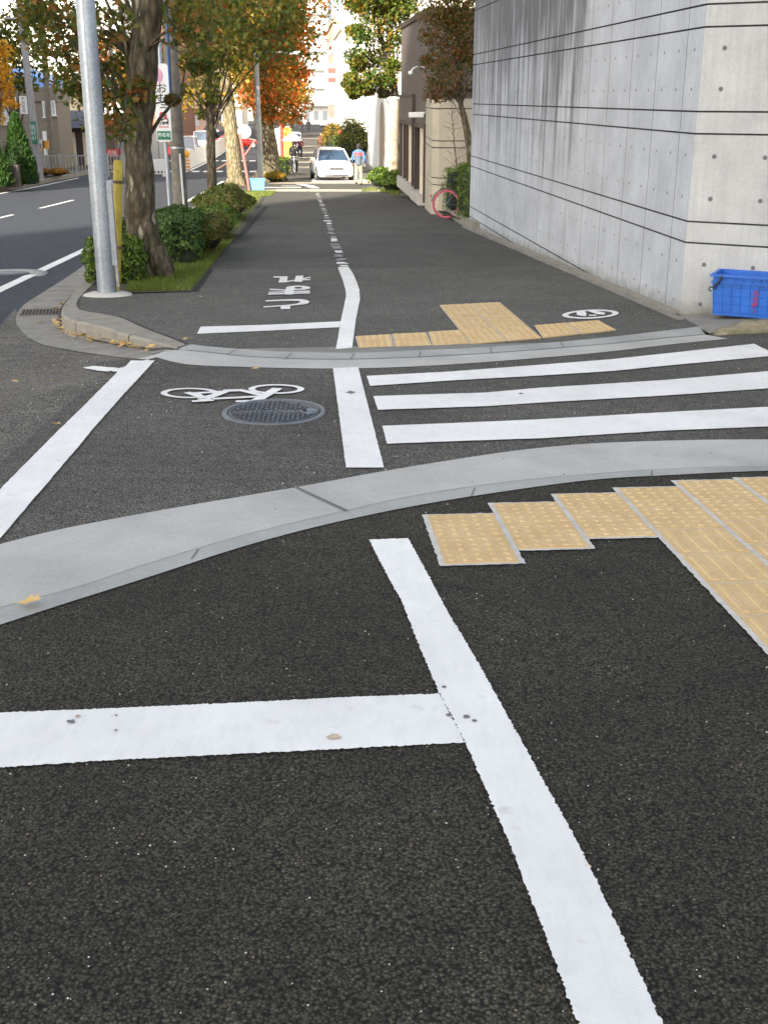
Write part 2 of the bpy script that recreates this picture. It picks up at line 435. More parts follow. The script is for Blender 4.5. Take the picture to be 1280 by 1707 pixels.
def seamstrip(a, b, dz):
    mb = MB(); n_ = len(a); vs = [(p.x, p.y, zr(p.x, p.y)+dz) for p in a]+[(p.x, p.y, zr(p.x, p.y)+dz) for p in b]
    mb.add(vs, [(i, i+1, n_+i+1, n_+i) for i in range(n_-1)], False); return tag(mb.build('joint', SEAMM), kind='structure')
seamstrip(MI, off_, .0160)
sheet('joint', px([(489, 816), (493, 815), (581, 856), (576, 858)]), M('joint_dark', (.15, .15, .14), .9), .0170)
for a, b in (((330, 921), (318, 938)), ((790, 818), (784, 832)), ((1085, 789), (1083, 799))):
    sheet('joint', px([a, (a[0]+3, a[1]), (b[0]+3, b[1]), b]), M('joint_dark'), .0170)
# far side of the crossing
out_ = [(165, 425), (120, 458), (70, 490), (40, 510), (28, 530), (32, 548), (58, 570), (100, 582), (160, 592), (228, 600)]
out2 = [(228, 600), (300, 608), (400, 614), (560, 617), (700, 613), (850, 603), (1000, 590), (1130, 575), (1212, 567)]
seam = [(228, 600), (262, 592), (300, 586), (345, 590), (430, 598), (560, 602), (700, 598), (850, 589), (1000, 577), (1120, 565), (1175, 560)]
foot = [(215, 425), (165, 462), (122, 496), (106, 520), (107, 546), (122, 556), (165, 569), (220, 578), (262, 583), (297, 585)]
inner = [(297, 585), (318, 577), (345, 580), (420, 586), (500, 590), (600, 591), (700, 587), (850, 579), (1000, 566), (1130, 551), (1162, 547)]
OUT, OUT2, SEAM, FOOT = [smoothpath(px(q)) for q in (out_, out2, seam, foot)]; INNER = smoothpath(px(inner))
ge = [UR(-2.55, 46), UR(-3.15, 46)]
sheet('gutter', ge+[p for p in OUT]+[P(262, 590)]+FOOT[::-1], C_oldgut, .010)
sheet('apron', OUT2+SEAM[::-1], C_apron, .0125)
sheet('kerb_strip', SEAM[SEAM.index(min(SEAM, key=lambda p: (p-PV(*P(300, 586)[:2])).length)):]+[P(1165, 548)]+INNER[::-1], C_kerbstrip, .0145)
for a, b in (((392, 586), (378, 594)), ((485, 592), (474, 602)), ((590, 592), (583, 602)), ((700, 589), (697, 599)), ((816, 582), (818, 592)), ((932, 572), (938, 582))):
    sheet('joint', px([a, (a[0]+2.2, a[1]), (b[0]+2.2, b[1]), b]), M('joint_dark'), .0170)
sm2 = [p for p in SEAM if p.x > P(310, 586).x]; seamstrip(sm2, [p+PV(0, .012) for p in sm2], .0160)
# raised kerb, one stone after another along the corner and the main road
kt_o = smoothpath(px([(215, 419), (150, 462), (116, 497), (104, 514), (105, 528), (125, 537), (165, 545), (212, 560), (260, 572), (297, 583)], zf), 5)
kt_i = smoothpath(px([(232, 424), (170, 464), (138, 492), (128, 508), (135, 519), (160, 523), (200, 531), (240, 549), (285, 566), (312, 577)], zf), 5)
far_o = [UR(-2.52, v) for v in (46, 40, 34, 28, 23, 20)]; far_i = [UR(-2.34, v) for v in (46, 40, 34, 28, 23, 20)]
kt_o = far_o+[p for p in kt_o if p.y < 19.5]; kt_i = far_i+[p for p in kt_i if p.y < 19.5]
n = min(len(kt_o), len(kt_i))
def resamp(L, n):
    d = [0]
    for a, b in zip(L, L[1:]): d.append(d[-1]+(b-a).length)
    o = []
    for i in range(n):
        t = d[-1]*i/(n-1); k = max(j for j in range(len(d)) if d[j] <= t+1e-9); k = min(k, len(L)-2)
        o.append(L[k].lerp(L[k+1], (t-d[k])/max(d[k+1]-d[k], 1e-9)))
    return o
kb = MB()
def kerbrun(mb, ko, ki):
    rows = []
    for a, b in zip(ko, ki):
        ni = (b-a).normalized()
        za, zb = g(a.y)+.012, g(b.y)+.012; lo_ = min(zr(a.x, a.y), za-.02)-.05
        rows.append([(a.x, a.y, lo_), (a.x, a.y, za-.02), (a.x+ni.x*.018, a.y+ni.y*.018, za), (b.x, b.y, zb), (b.x, b.y, lo_)])
    mb.loft(rows, False, True)
A_ = resamp(kt_o[6:], 46); B_ = resamp(kt_i[6:], 46)
for i0, i1 in ((0, 8), (8, 15), (15, 21), (21, 26), (26, 31), (31, 36), (36, 41), (41, 45)):
    ko = [p.copy() for p in A_[i0:i1+1]]; ki = [p.copy() for p in B_[i0:i1+1]]
    d = (ko[-1]-ko[-2]).normalized()*.024; ko[-1] -= d; ki[-1] -= d
    kerbrun(kb, ko, ki)
for a, b in zip(far_o, far_o[1:]):
    kerbrun(kb, [a, b.lerp(a, .004)], [a+PV(.18, 0), b.lerp(a, .004)+PV(.18, 0)])
kerbrun(kb, [far_o[-1], A_[0]], [far_i[-1], B_[0]])
tag(kb.build('kerb', C_kerb), kind='structure')
# footway on the far side
IN2 = [p for p in B_]
foot_poly = [UR(-2.34, 46), UR(-2.34, 20)]+IN2+INNER[4:]+[P(1165, 546), PV(3.05, 11.3), UR(4.0, 24), UR(4.0, 46)]
sheet('far_footway', foot_poly, A_foot, .004, zf)
patch = [P(350, 450, zf), P(320, 487, zf), P(160, 494, zf)]+[p+PV(.03, .02) for p in B_ if p.y < P(150, 492, zf).y]+INNER[4:]+[P(1165, 546), PV(3.0, 11.35)]+px([(1045, 475), (960, 444)], zf)
sheet('footway_patch', patch, A_patch, .008, zf)
sheet('seam', px([(320, 487), (331, 487), (356, 451), (350, 450)], zf), A_dark, .012, zf)
sheet('seam', px([(395, 396), (408, 392), (448, 345), (440, 345)], zf), A_dark, .009, zf)
# beyond the first block: sunlit crossing street and footway
sheet('far_street', [UR(-2.3, 46.01), UR(40, 46.01), UR(40, 56), UR(4.4, 56), UR(4.4, 400), UR(-2.3, 400)], A_foot, 0, zf)
sheet('concrete_strip', [UR(-1.7, 44.2), UR(4.0, 44.2), UR(4.0, 45.9), UR(-1.7, 46.6)], C_beige, .012, zf)
sheet('concrete_strip', [UR(-2.0, 52.4), UR(4.4, 52.4), UR(4.4, 53.6), UR(-2.0, 53.6)], C_beige, .008, zf)
sheet('forecourt', [UR(.7, 53.7), UR(4.3, 53.7), UR(4.3, 66), UR(1.2, 66), UR(.8, 58)], C_pale, .012, zf)
for v in (75, 84, 93, 104, 118, 140):
    sheet('concrete_strip', [UR(-1.6, v), UR(4.2, v), UR(4.2, v+1.2), UR(-1.6, v+1.2)], C_beige, .012, zf)
sheet('left_pavement', [UR(-17.5, -40), UR(-12.2, -40), UR(-12.2, 400), UR(-17.5, 400)], C_beige, -.02, zf)
sheet('left_lot', [UR(-80, -40), UR(-17.5, -40), UR(-17.5, 400), UR(-80, 400)], M('lot_asphalt', (.12, .11, .10), .9), -.1, zf)
kb = MB()
for v0, v1 in zip([-20, 0, 20]+list(range(35, 130, 5)), [0, 20, 35]+list(range(40, 135, 5))):
    a, b = S(-12.3, v0), S(-12.3, v1-.03)
    kb.loft([[(q.x-.1, q.y, q.z-.25), (q.x-.1, q.y, q.z+.02), (q.x+.1, q.y, q.z+.02), (q.x+.1, q.y, q.z-.25)] for q in (a, b)], False)
tag(kb.build('kerb', C_kerb), kind='structure')
sheet('soil_bed', [UR(-14.6, 30), UR(-12.42, 30), UR(-12.42, 92), UR(-14.6, 92)], M('dark_soil', (.05, .035, .025), .95), .05, zf)
# planting strip
sheet('planting_strip', [UR(-2.34, 46), UR(-2.34, 15.4)]+px([(185, 480), (205, 491), (320, 488), (352, 448), (396, 396), (430, 346)], zf)+[UR(-1.1, 43.5), UR(-1.3, 46)], M('strip_soil', (.06, .055, .025), .95, scale=14, var=.5), .02, zf)
# ------------------------------------------------------------------ painted markings
mark('painted_line', 'long white footway line running to the bottom edge of the photo',
     [(1030, 1850), (957, 1707), (912, 1580), (855, 1430), (775, 1245), (732, 1162), (705, 1100), (670, 1010), (640, 955), (615, 905), (680, 903), (706, 950), (745, 1025), (790, 1100), (835, 1182), (875, 1255), (940, 1372), (985, 1460), (1040, 1580), (1098, 1707), (1168, 1850)], 2, .0035, .006)
mark('painted_line', 'wide white cross line joining the long line from the left, nearest the viewer',
     [(-300, 1207), (0, 1195), (200, 1187), (400, 1178), (600, 1168), (732, 1163), (775, 1245), (600, 1254), (400, 1264), (200, 1274), (0, 1287), (-300, 1302)], 3, .0035, .006, dz=.0145)
mark('painted_line', 'short white line between cycle lane and zebra stripes, by the manhole cover', [(555, 617), (597, 615), (640, 784), (577, 784)], 4, .002, .03)
mark('cycle_lane_line', 'white slanting line with a small spur beside the worn grey asphalt', [(219, 604), (259, 604), (205, 663), (155, 720), (139, 740), (0, 905), (-160, 1080), (-260, 1080), (0, 822), (80, 740), (100, 720), (141, 680), (197, 623), (170, 622), (138, 616), (156, 613), (206, 617)], 5, .002, .04)
st = 'zebra stripes across the side road'
mark('crosswalk_stripe', 'farthest zebra stripe, next to the far concrete apron', [(611, 630), (747, 623), (892, 612), (1019, 602), (1130, 590), (1256, 576), (1280, 588), (1300, 597), (1280, 597), (1108, 613), (1019, 622), (892, 630), (747, 638), (617, 647)], 6, .002, .04, group=st)
mark('crosswalk_stripe', 'middle zebra stripe of the three across the side road', [(622, 664), (810, 658), (900, 650), (1108, 637), (1280, 622), (1370, 612), (1400, 640), (1280, 651), (1108, 663), (900, 675), (810, 681), (630, 687)], 7, .002, .04, group=st)
mark('crosswalk_stripe', 'nearest zebra stripe, above the yellow tactile tiles', [(637, 714), (810, 707), (900, 703), (1108, 691), (1280, 682), (1500, 668), (1540, 700), (1280, 715), (1108, 722), (900, 735), (810, 738), (645, 744)], 8, .002, .04, group=st)
mark('painted_line', 'bent white line on the far footway beside the tactile tiles', [(563, 447), (571, 468), (576, 485), (577, 495), (573, 515), (568, 537), (560, 585), (587, 583), (593, 536), (600, 501), (599, 485), (595, 473), (588, 457), (581, 447)], 9, .002, .05)
mark('stop_line', 'thin white cross line below the painted letters on the far footway', [(335, 547), (443, 544), (568, 538), (565.5, 548), (443, 554), (329, 559)], 10, .002, .05, dz=.0145)
# worn dashed line going away
rg = random.Random(4)
cen = smoothpath([PV(*P(*q, zf)[:2]) for q in ((572, 446), (559, 410), (548, 375), (540, 350), (533, 333), (529, 322))], 30)
for i in range(0, len(cen)-5, 5):
    k = rg.choice((2, 3, 3, 4))
    a, b = cen[i], cen[i+k]; nn = PV((b-a).y, -(b-a).x).normalized()*.09
    mark('worn_dash', 'worn broken white centre dash running up the far footway', [a-nn*rg.uniform(.3, 1), a+nn*rg.uniform(.4, 1), b+nn*rg.uniform(.4, 1), b-nn*rg.uniform(.3, 1)], i, .025, .05, f=zf, mat=PAINT if rg.random() < .4 else WORN, px_=False, group='worn white dashes along the middle of the far footway')
# letters (upside down to us)
def K(L, ox=430, oy=450, s=12.8): return [(ox+a/s, oy+b/s) for a, b in L]
let = thing('stop_lettering', 'white hiragana stop word painted upside down on the far footway', 'road marking', P(480, 490, zf))
def glyph(polys, name, ox=430, oy=450, s=12.8, parent=let, f=zf):
    for i, L in enumerate(polys):
        pts = px(K(L, ox, oy, s), f)
        o = sheet(name, [p for p in pts], PAINT, .0165+.0006*i, f, parent=parent, kind=None)
        o.location = -parent.location
        yield o
def joinlist(name, objs):
    bm = bmesh.new()
    base = objs[0]
    for o in objs: bm.from_mesh(o.data)
    bm.to_mesh(base.data); bm.free()
    for o in objs[1:]: bpy.data.objects.remove(o)
    return base
def ell(cx, cy, rx, ry, a0=0, a1=360, n=28, rot=0):
    out = []
    for i in range(n+1):
        t = R(a0+(a1-a0)*i/n); x, y = rx*math.cos(t), ry*math.sin(t)
        out.append((cx+x*math.cos(rot)-y*math.sin(rot), cy+x*math.sin(rot)+y*math.cos(rot)))
    return out
def ringpoly(cx, cy, rx, ry, ix, iy, rot=0, icx=0, icy=0, a0=0, a1=360):
    return ell(cx, cy, rx, ry, a0, a1, 40, rot)+ell(cx+icx, cy+icy, ix, iy, a1, a0, 40, rot)
joinlist('letter', list(glyph([
    [(335, 163), (640, 163), (635, 190), (340, 192)], [(478, 185), (636, 180), (620, 292), (440, 298)], [(620, 262), (785, 240), (785, 262), (620, 288)],
    [(812, 155), (972, 148), (945, 288), (778, 282)], [(955, 205), (1125, 178), (1128, 195), (965, 232)], [(950, 232), (1120, 230), (1122, 250), (950, 256)]], 'letter')))
joinlist('letter', list(glyph([
    [(250, 430), (590, 444), (590, 470), (255, 458)], [(590, 450), (620, 400), (700, 380), (785, 385), (770, 470), (745, 556), (590, 558), (560, 535)],
    ringpoly(860, 412, 262, 46, 90, 20, 0, 0, 0), [(232, 500), (1112, 472), (1112, 498), (230, 520)], [(222, 536), (1112, 510), (1108, 534), (212, 562)]], 'letter')))
joinlist('letter', list(glyph([
    [(160, 678), (600, 662), (850, 652), (980, 660), (1060, 680), (1105, 710), (1080, 740), (1000, 765), (900, 775), (700, 795), (120, 835), (125, 810), (600, 780), (840, 750), (912, 715), (870, 690), (600, 690), (170, 704)],
    [(490, 788), (690, 778), (690, 868), (488, 870)]], 'letter')))
# bicycle symbol
bs = thing('bicycle_symbol', 'white painted bicycle symbol on the asphalt beside the manhole cover', 'road marking', P(388, 660))
def stroke(a, b, w=.055):
    p, q = P(250+a[0]/4.74, 630+a[1]/4.74), P(250+b[0]/4.74, 630+b[1]/4.74)
    d = (q-p).to_2d().normalized()*w/2; nn = PV(-d.y, d.x)
    return [p.to_2d()-nn, q.to_2d()-nn, q.to_2d()+nn, p.to_2d()+nn]
def bikewheel():
    for c, r in (((318, 137), (230, 41)), ((1000, 106), (221, 38))):
        yield px([(250+x/4.74, 630+y/4.74) for x, y in ringpoly(c[0], c[1], r[0], r[1], r[0]-52, r[1]-10)])
polys = list(bikewheel())+[stroke((300, 143), (590, 126)), stroke((340, 138), (460, 200), .07), stroke((410, 196), (600, 124), .07), stroke((580, 122), (735, 117), .07),
    stroke((720, 118), (890, 158)), stroke((500, 187), (870, 168), .05), stroke((835, 205), (1010, 103), .075), stroke((335, 208), (505, 199), .05), stroke((680, 209), (850, 206), .05), stroke((295, 138), (430, 185), .05)]
objs = []
for i, pp in enumerate(polys):
    o = sheet('symbol_shape', pp, PAINT, .0165+.0005*i, zr, parent=bs, kind=None); o.location = -bs.location; objs.append(o)
wh = objs[:2]; joinlist('frame', objs[2:])
for o in wh: o.name = 'wheel'
objs[2].name = 'frame'
# round pictogram by the wall
pg = thing('round_pictogram', 'small white round pictogram on the footway near the concrete wall', 'road marking', P(983, 527, zf))
joinlist('disc', list(glyph([ringpoly(625, 210, 465, 74, 365, 52, -.04), [(395, 170), (470, 150), (525, 152), (565, 205), (545, 245), (490, 240), (400, 225)], [(555, 150), (640, 152), (760, 165), (870, 190), (850, 222), (740, 215), (640, 180)], [(600, 224), (720, 222), (720, 240), (600, 242)]], 'disc', 920, 505, 9.85, pg)))
# main road lines
def uline(name, label, u0, u1, v0, v1, w=.15, group='white lines on the main road', mat=PAINT):
    a, b = UR(u0, v0), UR(u1, v1); nn = PV(w/2, 0)
    sheet(name, [a-nn, a+nn, b+nn, b-nn], mat, .006, label=label, cat='road marking', group=group)
uline('lane_line', 'solid white edge line along the near side of the main road', -3.95, -3.7, 9, 60, .16)
uline('lane_line', 'solid white line beside the far kerb of the main road', -11.8, -11.8, 0, 64, .16)
for k, v in enumerate((27, 36, 45.5, 55)):
    uline('lane_dash', 'white lane dash in the middle of the main road', -7.9, -7.9, v, v+5.5, .13, 'broken lane line of the main road')
for row, v in (('nearer', P(380, 287).y), ('farther', P(380, 269).y)):
    for k in range(13):
        u = -11.5+k*.72
        a = [UR(u, v), UR(u+.48, v), UR(u+.48, v+2.0), UR(u, v+2.0)]
        sheet('crossing_block', a, PAINT, .007, label='white block of the %s dotted row crossing the main road' % row, cat='road marking', group='%s row of white crossing blocks' % row)
uline('lane_line', 'solid white line beside the white median barrier', -6.75, -6.5, 75, 150, .22)
uline('lane_line', 'orange lane line beyond the dotted crossing', -5.2, -5.0, 74, 96, .2, mat=M('orange_paint', (.62, .30, .12), .7))
# sunlit markings beside the far blue crate
sheet('painted_line', [UR(-1.3, 47.6), UR(.2, 47.6), UR(.2, 48.3), UR(-1.3, 48.3)], PAINT, .014, zf, label='sunlit white bar beside the far blue crate', cat='road marking')
sheet('painted_line', [UR(.6, 47.3), UR(.95, 47.3), UR(.75, 50), UR(.35, 51.5), UR(-.1, 51.8), UR(.15, 50.9)], PAINT, .014, zf, label='curved sunlit white line at the end of the dashes', cat='road marking')
o = sheet('bicycle_symbol', [UR(-.6, 49.0), UR(.15, 48.8), UR(.3, 49.6), UR(-.2, 50.4), UR(-.65, 50.0)], WORN, .014, zf, label='faded sunlit symbol on the far footway', cat='road marking')
# ------------------------------------------------------------------ tactile paving
def tactilemat():
    m, t, b = newmat('tactile_yellow', .75, 0, .3); v = coords(t)
    c = ramp(t, noise(t, v, 5, 6, .7), [(.3, (.52, .35, .16)), (.7, (.64, .46, .235))])
    k = ramp(t, noise(t, v, 60, 3, .7), [(.3, (.88, .88, .88)), (.7, (1.05, 1.05, 1.05))])
    t.links.new(mixc(t, 1, c, k, 'MULTIPLY'), b.inputs['Base Color']); bump(t, b, noise(t, v, 120, 4), .3, .003); return m
TAC = tactilemat(); GROUT = M('grout', (.50, .48, .43), .9, scale=20)
def tile(parent, q, bars, f=zr):
    "q: four ground points (near left, near right, far right, far left)"
    mb = MB(); ins = .008
    q = [Vector((p[0], p[1])) for p in q]; c = sum(q, PV(0, 0))/4
    q = [p+(c-p).normalized()*ins*1.4 for p in q]
    zz = lambda p, h: (p.x-parent.location.x, p.y-parent.location.y, f(p.x, p.y)+h-parent.location.z)
    bi = lambda s, t: q[0]*(1-s)*(1-t)+q[1]*s*(1-t)+q[2]*s*t+q[3]*(1-s)*t
    mb.add([zz(p, .0) for p in q]+[zz(p, .021) for p in q], [(4, 5, 6, 7), (0, 1, 5, 4), (1, 2, 6, 5), (2, 3, 7, 6), (3, 0, 4, 7)], False)
    if bars:
        for i in range(4):
            s = (i+.5)/4; ws, wt = .055, .035
            a = [bi(s-ws, .05), bi(s+ws, .05), bi(s+ws, .95), bi(s-ws, .95)]; b = [bi(s-wt, .07), bi(s+wt, .07), bi(s+wt, .93), bi(s-wt, .93)]
            mb.add([zz(p, .021) for p in a]+[zz(p, .026) for p in b], [(4, 5, 6, 7), (0, 1, 5, 4), (1, 2, 6, 5), (2, 3, 7, 6), (3, 0, 4, 7)], False)
    else:
        for i in range(5):
            for j in range(5):
                p = bi((i+.5)/5, (j+.5)/5)
                r1 = [p+PV(math.cos(k*math.pi/4), math.sin(k*math.pi/4))*.017 for k in range(8)]; r2 = [p+(v-p)*.6 for v in r1]
                mb.add([zz(v, .021) for v in r1]+[zz(v, .026) for v in r2], [tuple(range(8, 16))]+[(k, (k+1) % 8, 8+(k+1) % 8, 8+k) for k in range(8)], False)
    return mb.build('tile', TAC, parent)
tp = thing('tactile_paving', 'stepped block of yellow tactile tiles on the near footway', 'tactile paving', (.8, 4.6, zr(.8, 4.6)))
cols_ = [(.548, 4.81, 2), (.873, 4.985, 2), (1.197, 5.13, 2), (1.52, 5.235, 8), (1.845, 5.36, 9), (2.17, 5.41, 9), (2.495, 5.44, 9), (2.82, 5.45, 2), (3.145, 5.45, 2)]
for ci, (u, v1, n) in enumerate(cols_):
    W = .312
    for k in range(n):
        va, vb = v1-.318*(k+1), v1-.318*k
        nx = UR(u, v1); 
        def uv(uu, vv): return PV(uu-SL*vv+0, vv+(uu-u)*SL)
        tile(tp, [uv(u, va), uv(u+W, va), uv(u+W, vb), uv(u, vb)], k >= 2)
    gq = [uv(u-.016, v1-.318*n-.012), uv(u+W+.016, v1-.318*n-.012), uv(u+W+.016, v1+.014), uv(u-.016, v1+.014)]
    o = sheet('grout_bed', [PV(a.x, a.y) for a in jit(gq, .02, .004, ci)], GROUT, .016+.0004*ci, parent=tp, kind=None); o.location = -tp.location
tq = thing('tactile_paving', 'long block of yellow tactile tiles on the far footway beside the apron', 'tactile paving', P(800, 560, zf))
def quadtiles(c4_, nx, ny, bars_from=99, dots=True, flip=False):
    bl, br, tr, tl = [Vector(P(*c, zf)[:2]) for c in c4_]
    bi = lambda s, t: bl*(1-s)*(1-t)+br*s*(1-t)+tr*s*t+tl*(1-s)*t
    for i in range(nx):
        for j in range(ny):
            tile(tq, [bi(i/nx, j/ny), bi((i+1)/nx, j/ny), bi((i+1)/nx, (j+1)/ny), bi(i/nx, (j+1)/ny)], j >= bars_from, zf)
    o = sheet('grout_bed', [bi(0, 0), bi(1, 0), bi(1, 1), bi(0, 1)], GROUT, .0165, zf, parent=tq, kind=None); o.location = -tq.location
quadtiles(((598, 583), (657, 580.5), (652, 560.5), (592, 564)), 1, 2)
quadtiles(((658, 581), (720, 578.5), (711, 557.5), (653, 560)), 1, 2)
quadtiles(((721, 579), (783, 576), (768, 553), (713, 556.5)), 1, 2)
quadtiles(((784, 576.5), (903, 566.5), (833, 506.5), (732, 511.5)), 2, 7, 2)
quadtiles(((904, 566), (1027, 553), (998, 537), (890, 545.5)), 2, 2)
# ------------------------------------------------------------------ manhole covers
IRON = M('cast_iron', (.06, .064, .07), .5, .4, .3, 18, .3, 200)
IRON_L = M('cast_iron_worn', (.14, .15, .165), .5, .4, .25, 14)
DARKI = M('iron_recess', (.02, .02, .022), .8)
c = P(457, 691); mh = thing('manhole_cover', 'round iron manhole cover with wave pattern beside the bicycle symbol', 'manhole cover', c)
mb = MB(); mb.lathe([(.325, .008), (.325, .020), (.293, .021), (.293, .012)], n=56); mb.build('ring_frame', IRON_L, mh)
mb = MB(); mb.mat(IRON); mb.lathe([(.288, .008), (.288, .019), (.0, .019)], n=56)
mb.mat(IRON_L)
for rr in (.275,): mb.ring((0, 0, .019), rr, .004, 'z', 48, 5)
for ix in range(-9, 8):
    for iy in range(-5, 6):
        cx, cy = ix*.03, iy*.052+(.026 if ix % 2 else 0)
        if math.hypot(cx+.01, cy) > .245 or abs(cy) < .03: continue
        mb.mat(IRON_L)
        mb.tube([(cx+(-.008+.02*math.cos(t)), cy+.022*math.sin(t), .0205) for t in [R(a) for a in (-80, -50, -20, 10, 40, 70)]], .0035, 5)
        mb.mat(DARKI); mb.tube([(cx+(-.019+.02*math.cos(t)), cy+.02*math.sin(t), .019) for t in [R(a) for a in (-70, -30, 10, 50, 70)]], .0035, 5)
for k in range(14):
    mb.mat(IRON_L); mb.box((-.17+k*.026, 0, .021), (.013, .03 if k % 2 else .014, .005))
mb.build('lid', IRON, mh)
mb = MB(); mb.mat(IRON_L); mb.lathe([(.055, .019), (.055, .024), (0, .024)], (.225, 0, 0), 24); mb.mat(DARKI)
mb.tube([(.215+.03*math.cos(t), .03*math.sin(t), .024) for t in [R(a) for a in range(120, 250, 20)]], .008, 5)
mb.mat(M('emblem_blue', (.06, .12, .28), .6)); mb.lathe([(.014, .0245), (.014, .026), (0, .026)], (.245, 0, 0), 14); mb.build('emblem', IRON_L, mh)
mh.rotation_euler.z = .02
c = P(15, 458); m2 = thing('manhole_cover', 'flat round manhole cover under the edge line of the main road', 'manhole cover', c)
mb = MB(); mb.lathe([(.56, .004), (.56, .0075), (.44, .0085), (.0, .0085)], n=48); mb.build('concrete_surround', C_kerbstrip, m2)
mb = MB(); mb.lathe([(.30, .009), (.30, .016), (0, .016)], n=40); mb.build('lid', IRON, m2)
# drain grate in the old gutter
gd = P(74, 523); dg_ = thing('drain_grate', 'rusty slotted drain grate set in the gutter beside the raised kerb', 'drain grate', gd, R(12))
mb = MB(); mb.mat(DARKI); mb.box((0, 0, .013), (.46, .34, .008)); mb.mat(M('rusty_iron', (.13, .11, .09), .8, .3, .3, 30))
for k in range(12): mb.box((-.20+k*.037, 0, .019), (.016, .32, .012))
mb.build('bars', IRON, dg_)
mb = MB()
for a, b, d, e in ((0, .18, .5, .025), (0, -.18, .5, .025), (-.24, 0, .025, .38), (.24, 0, .025, .38)): mb.box((a, b, .017), (d, e, .016))
mb.build('rim', M('rusty_iron'), dg_)
# ------------------------------------------------------------------ concrete wall
C0 = PV(2.965, 11.39); E0 = PV(1.80, 24.6); C1 = PV(2.965+.87*6, 11.39-.49*6)
def zat(px_, py_, y): return at(px_, py_, y).z
def wallmat(name, base, L0, dirv, stain=True, pitch=.9):
    "board-marked concrete: thin vertical joints every 0.9 m, weather streaks below the joints"
    m, t, b = newmat(name, .82, 0, .3); v = coords(t)
    sep = N(t, 'ShaderNodeSeparateXYZ'); t.links.new(v, sep.inputs[0])
    s = math_(t, 'ADD', math_(t, 'MULTIPLY', sep.outputs[0], dirv[0]), math_(t, 'MULTIPLY', sep.outputs[1], dirv[1]))
    z = sep.outputs[2]
    cb = N(t, 'ShaderNodeCombineXYZ'); t.links.new(s, cb.inputs[0]); t.links.new(z, cb.inputs[1]); vv = cb.outputs[0]
    c = ramp(t, noise(t, vv, 1.3, 6, .65), [(.3, tuple(x*.78 for x in base)), (.7, tuple(x*1.1 for x in base))])
    st1 = N(t, 'ShaderNodeMapping'); st1.inputs['Scale'].default_value = (1, .06, 1); t.links.new(vv, st1.inputs[0])
    streak = noise(t, st1.outputs[0], 5.5, 6, .7); st_f = noise(t, st1.outputs[0], 22, 4, .6)
    c = mixc(t, 1, c, ramp(t, st_f, [(.35, (.93, .93, .94)), (.6, (1.02, 1.02, 1.02))]), 'MULTIPLY')
    c = mixc(t, 1, c, ramp(t, noise(t, vv, 35, 4, .7), [(.25, (.9, .9, .9)), (.6, (1.03, 1.03, 1.03))]), 'MULTIPLY')
    if stain:
        # black weathering that starts at the coping and thins out downwards, only on the farther stretch
        hz = N(t, 'ShaderNodeMapRange'); t.links.new(z, hz.inputs[0]); hz.inputs[1].default_value = .2; hz.inputs[2].default_value = 3.6
        far = N(t, 'ShaderNodeMapRange'); t.links.new(s, far.inputs[0]); far.inputs[1].default_value = 3.0; far.inputs[2].default_value = 4.6
        cl = noise(t, vv, .55, 3, .6)
        k = math_(t, 'MULTIPLY', far.outputs[0], math_(t, 'ADD', math_(t, 'MULTIPLY', hz.outputs[0], .38), math_(t, 'ADD', math_(t, 'MULTIPLY', streak, 1.0), math_(t, 'MULTIPLY', cl, .3))))
        kk = ramp(t, k, [(.78, (0, 0, 0)), (1.0, (1, 1, 1))])
        c = mixc(t, math_(t, 'MULTIPLY', kk, .85), c, (.085, .083, .085))
    # rising damp and moss at the foot
    gz = math_(t, 'ADD', z, math_(t, 'MULTIPLY', sep.outputs[1], .04))
    mo = math_(t, 'SUBTRACT', math_(t, 'ADD', math_(t, 'MULTIPLY', noise(t, vv, 6, 5, .7), .34), 0), gz)
    mk = ramp(t, mo, [(.0, (0, 0, 0)), (.16, (1, 1, 1))])
    c = mixc(t, math_(t, 'MULTIPLY', mk, .7), c, (.15, .14, .09))
    fr = math_(t, 'FRACT', math_(t, 'DIVIDE', s, pitch)); ln = math_(t, 'LESS_THAN', math_(t, 'ABSOLUTE', math_(t, 'SUBTRACT', fr, .5)), .009)
    c = mixc(t, math_(t, 'MULTIPLY', ln, .85), c, (.12, .12, .12))
    t.links.new(c, b.inputs['Base Color'])
    bump(t, b, math_(t, 'ADD', noise(t, vv, 50, 5, .7), math_(t, 'MULTIPLY', ln, -3)), .25, .006); return m
dL = (E0-C0).normalized(); dR = (C1-C0).normalized()
offL = -(C0.x*dL.x+C0.y*dL.y)
W_left = wallmat('wall_concrete_street_face', (.53, .545, .565), 0, (dL.x, dL.y))  # bluer base than the corner face: its cooler skylight is in the colour
W_right = wallmat('wall_concrete_corner_face', (.475, .475, .455), 0, (dR.x, dR.y), False, 1.8)
jz = sorted([zat(1186, 7, C0.y), zat(1183, 45, C0.y), zat(1168, 186, C0.y), zat(1165, 223, C0.y), zat(1143, 369, C0.y), zat(1139, 404, C0.y)])
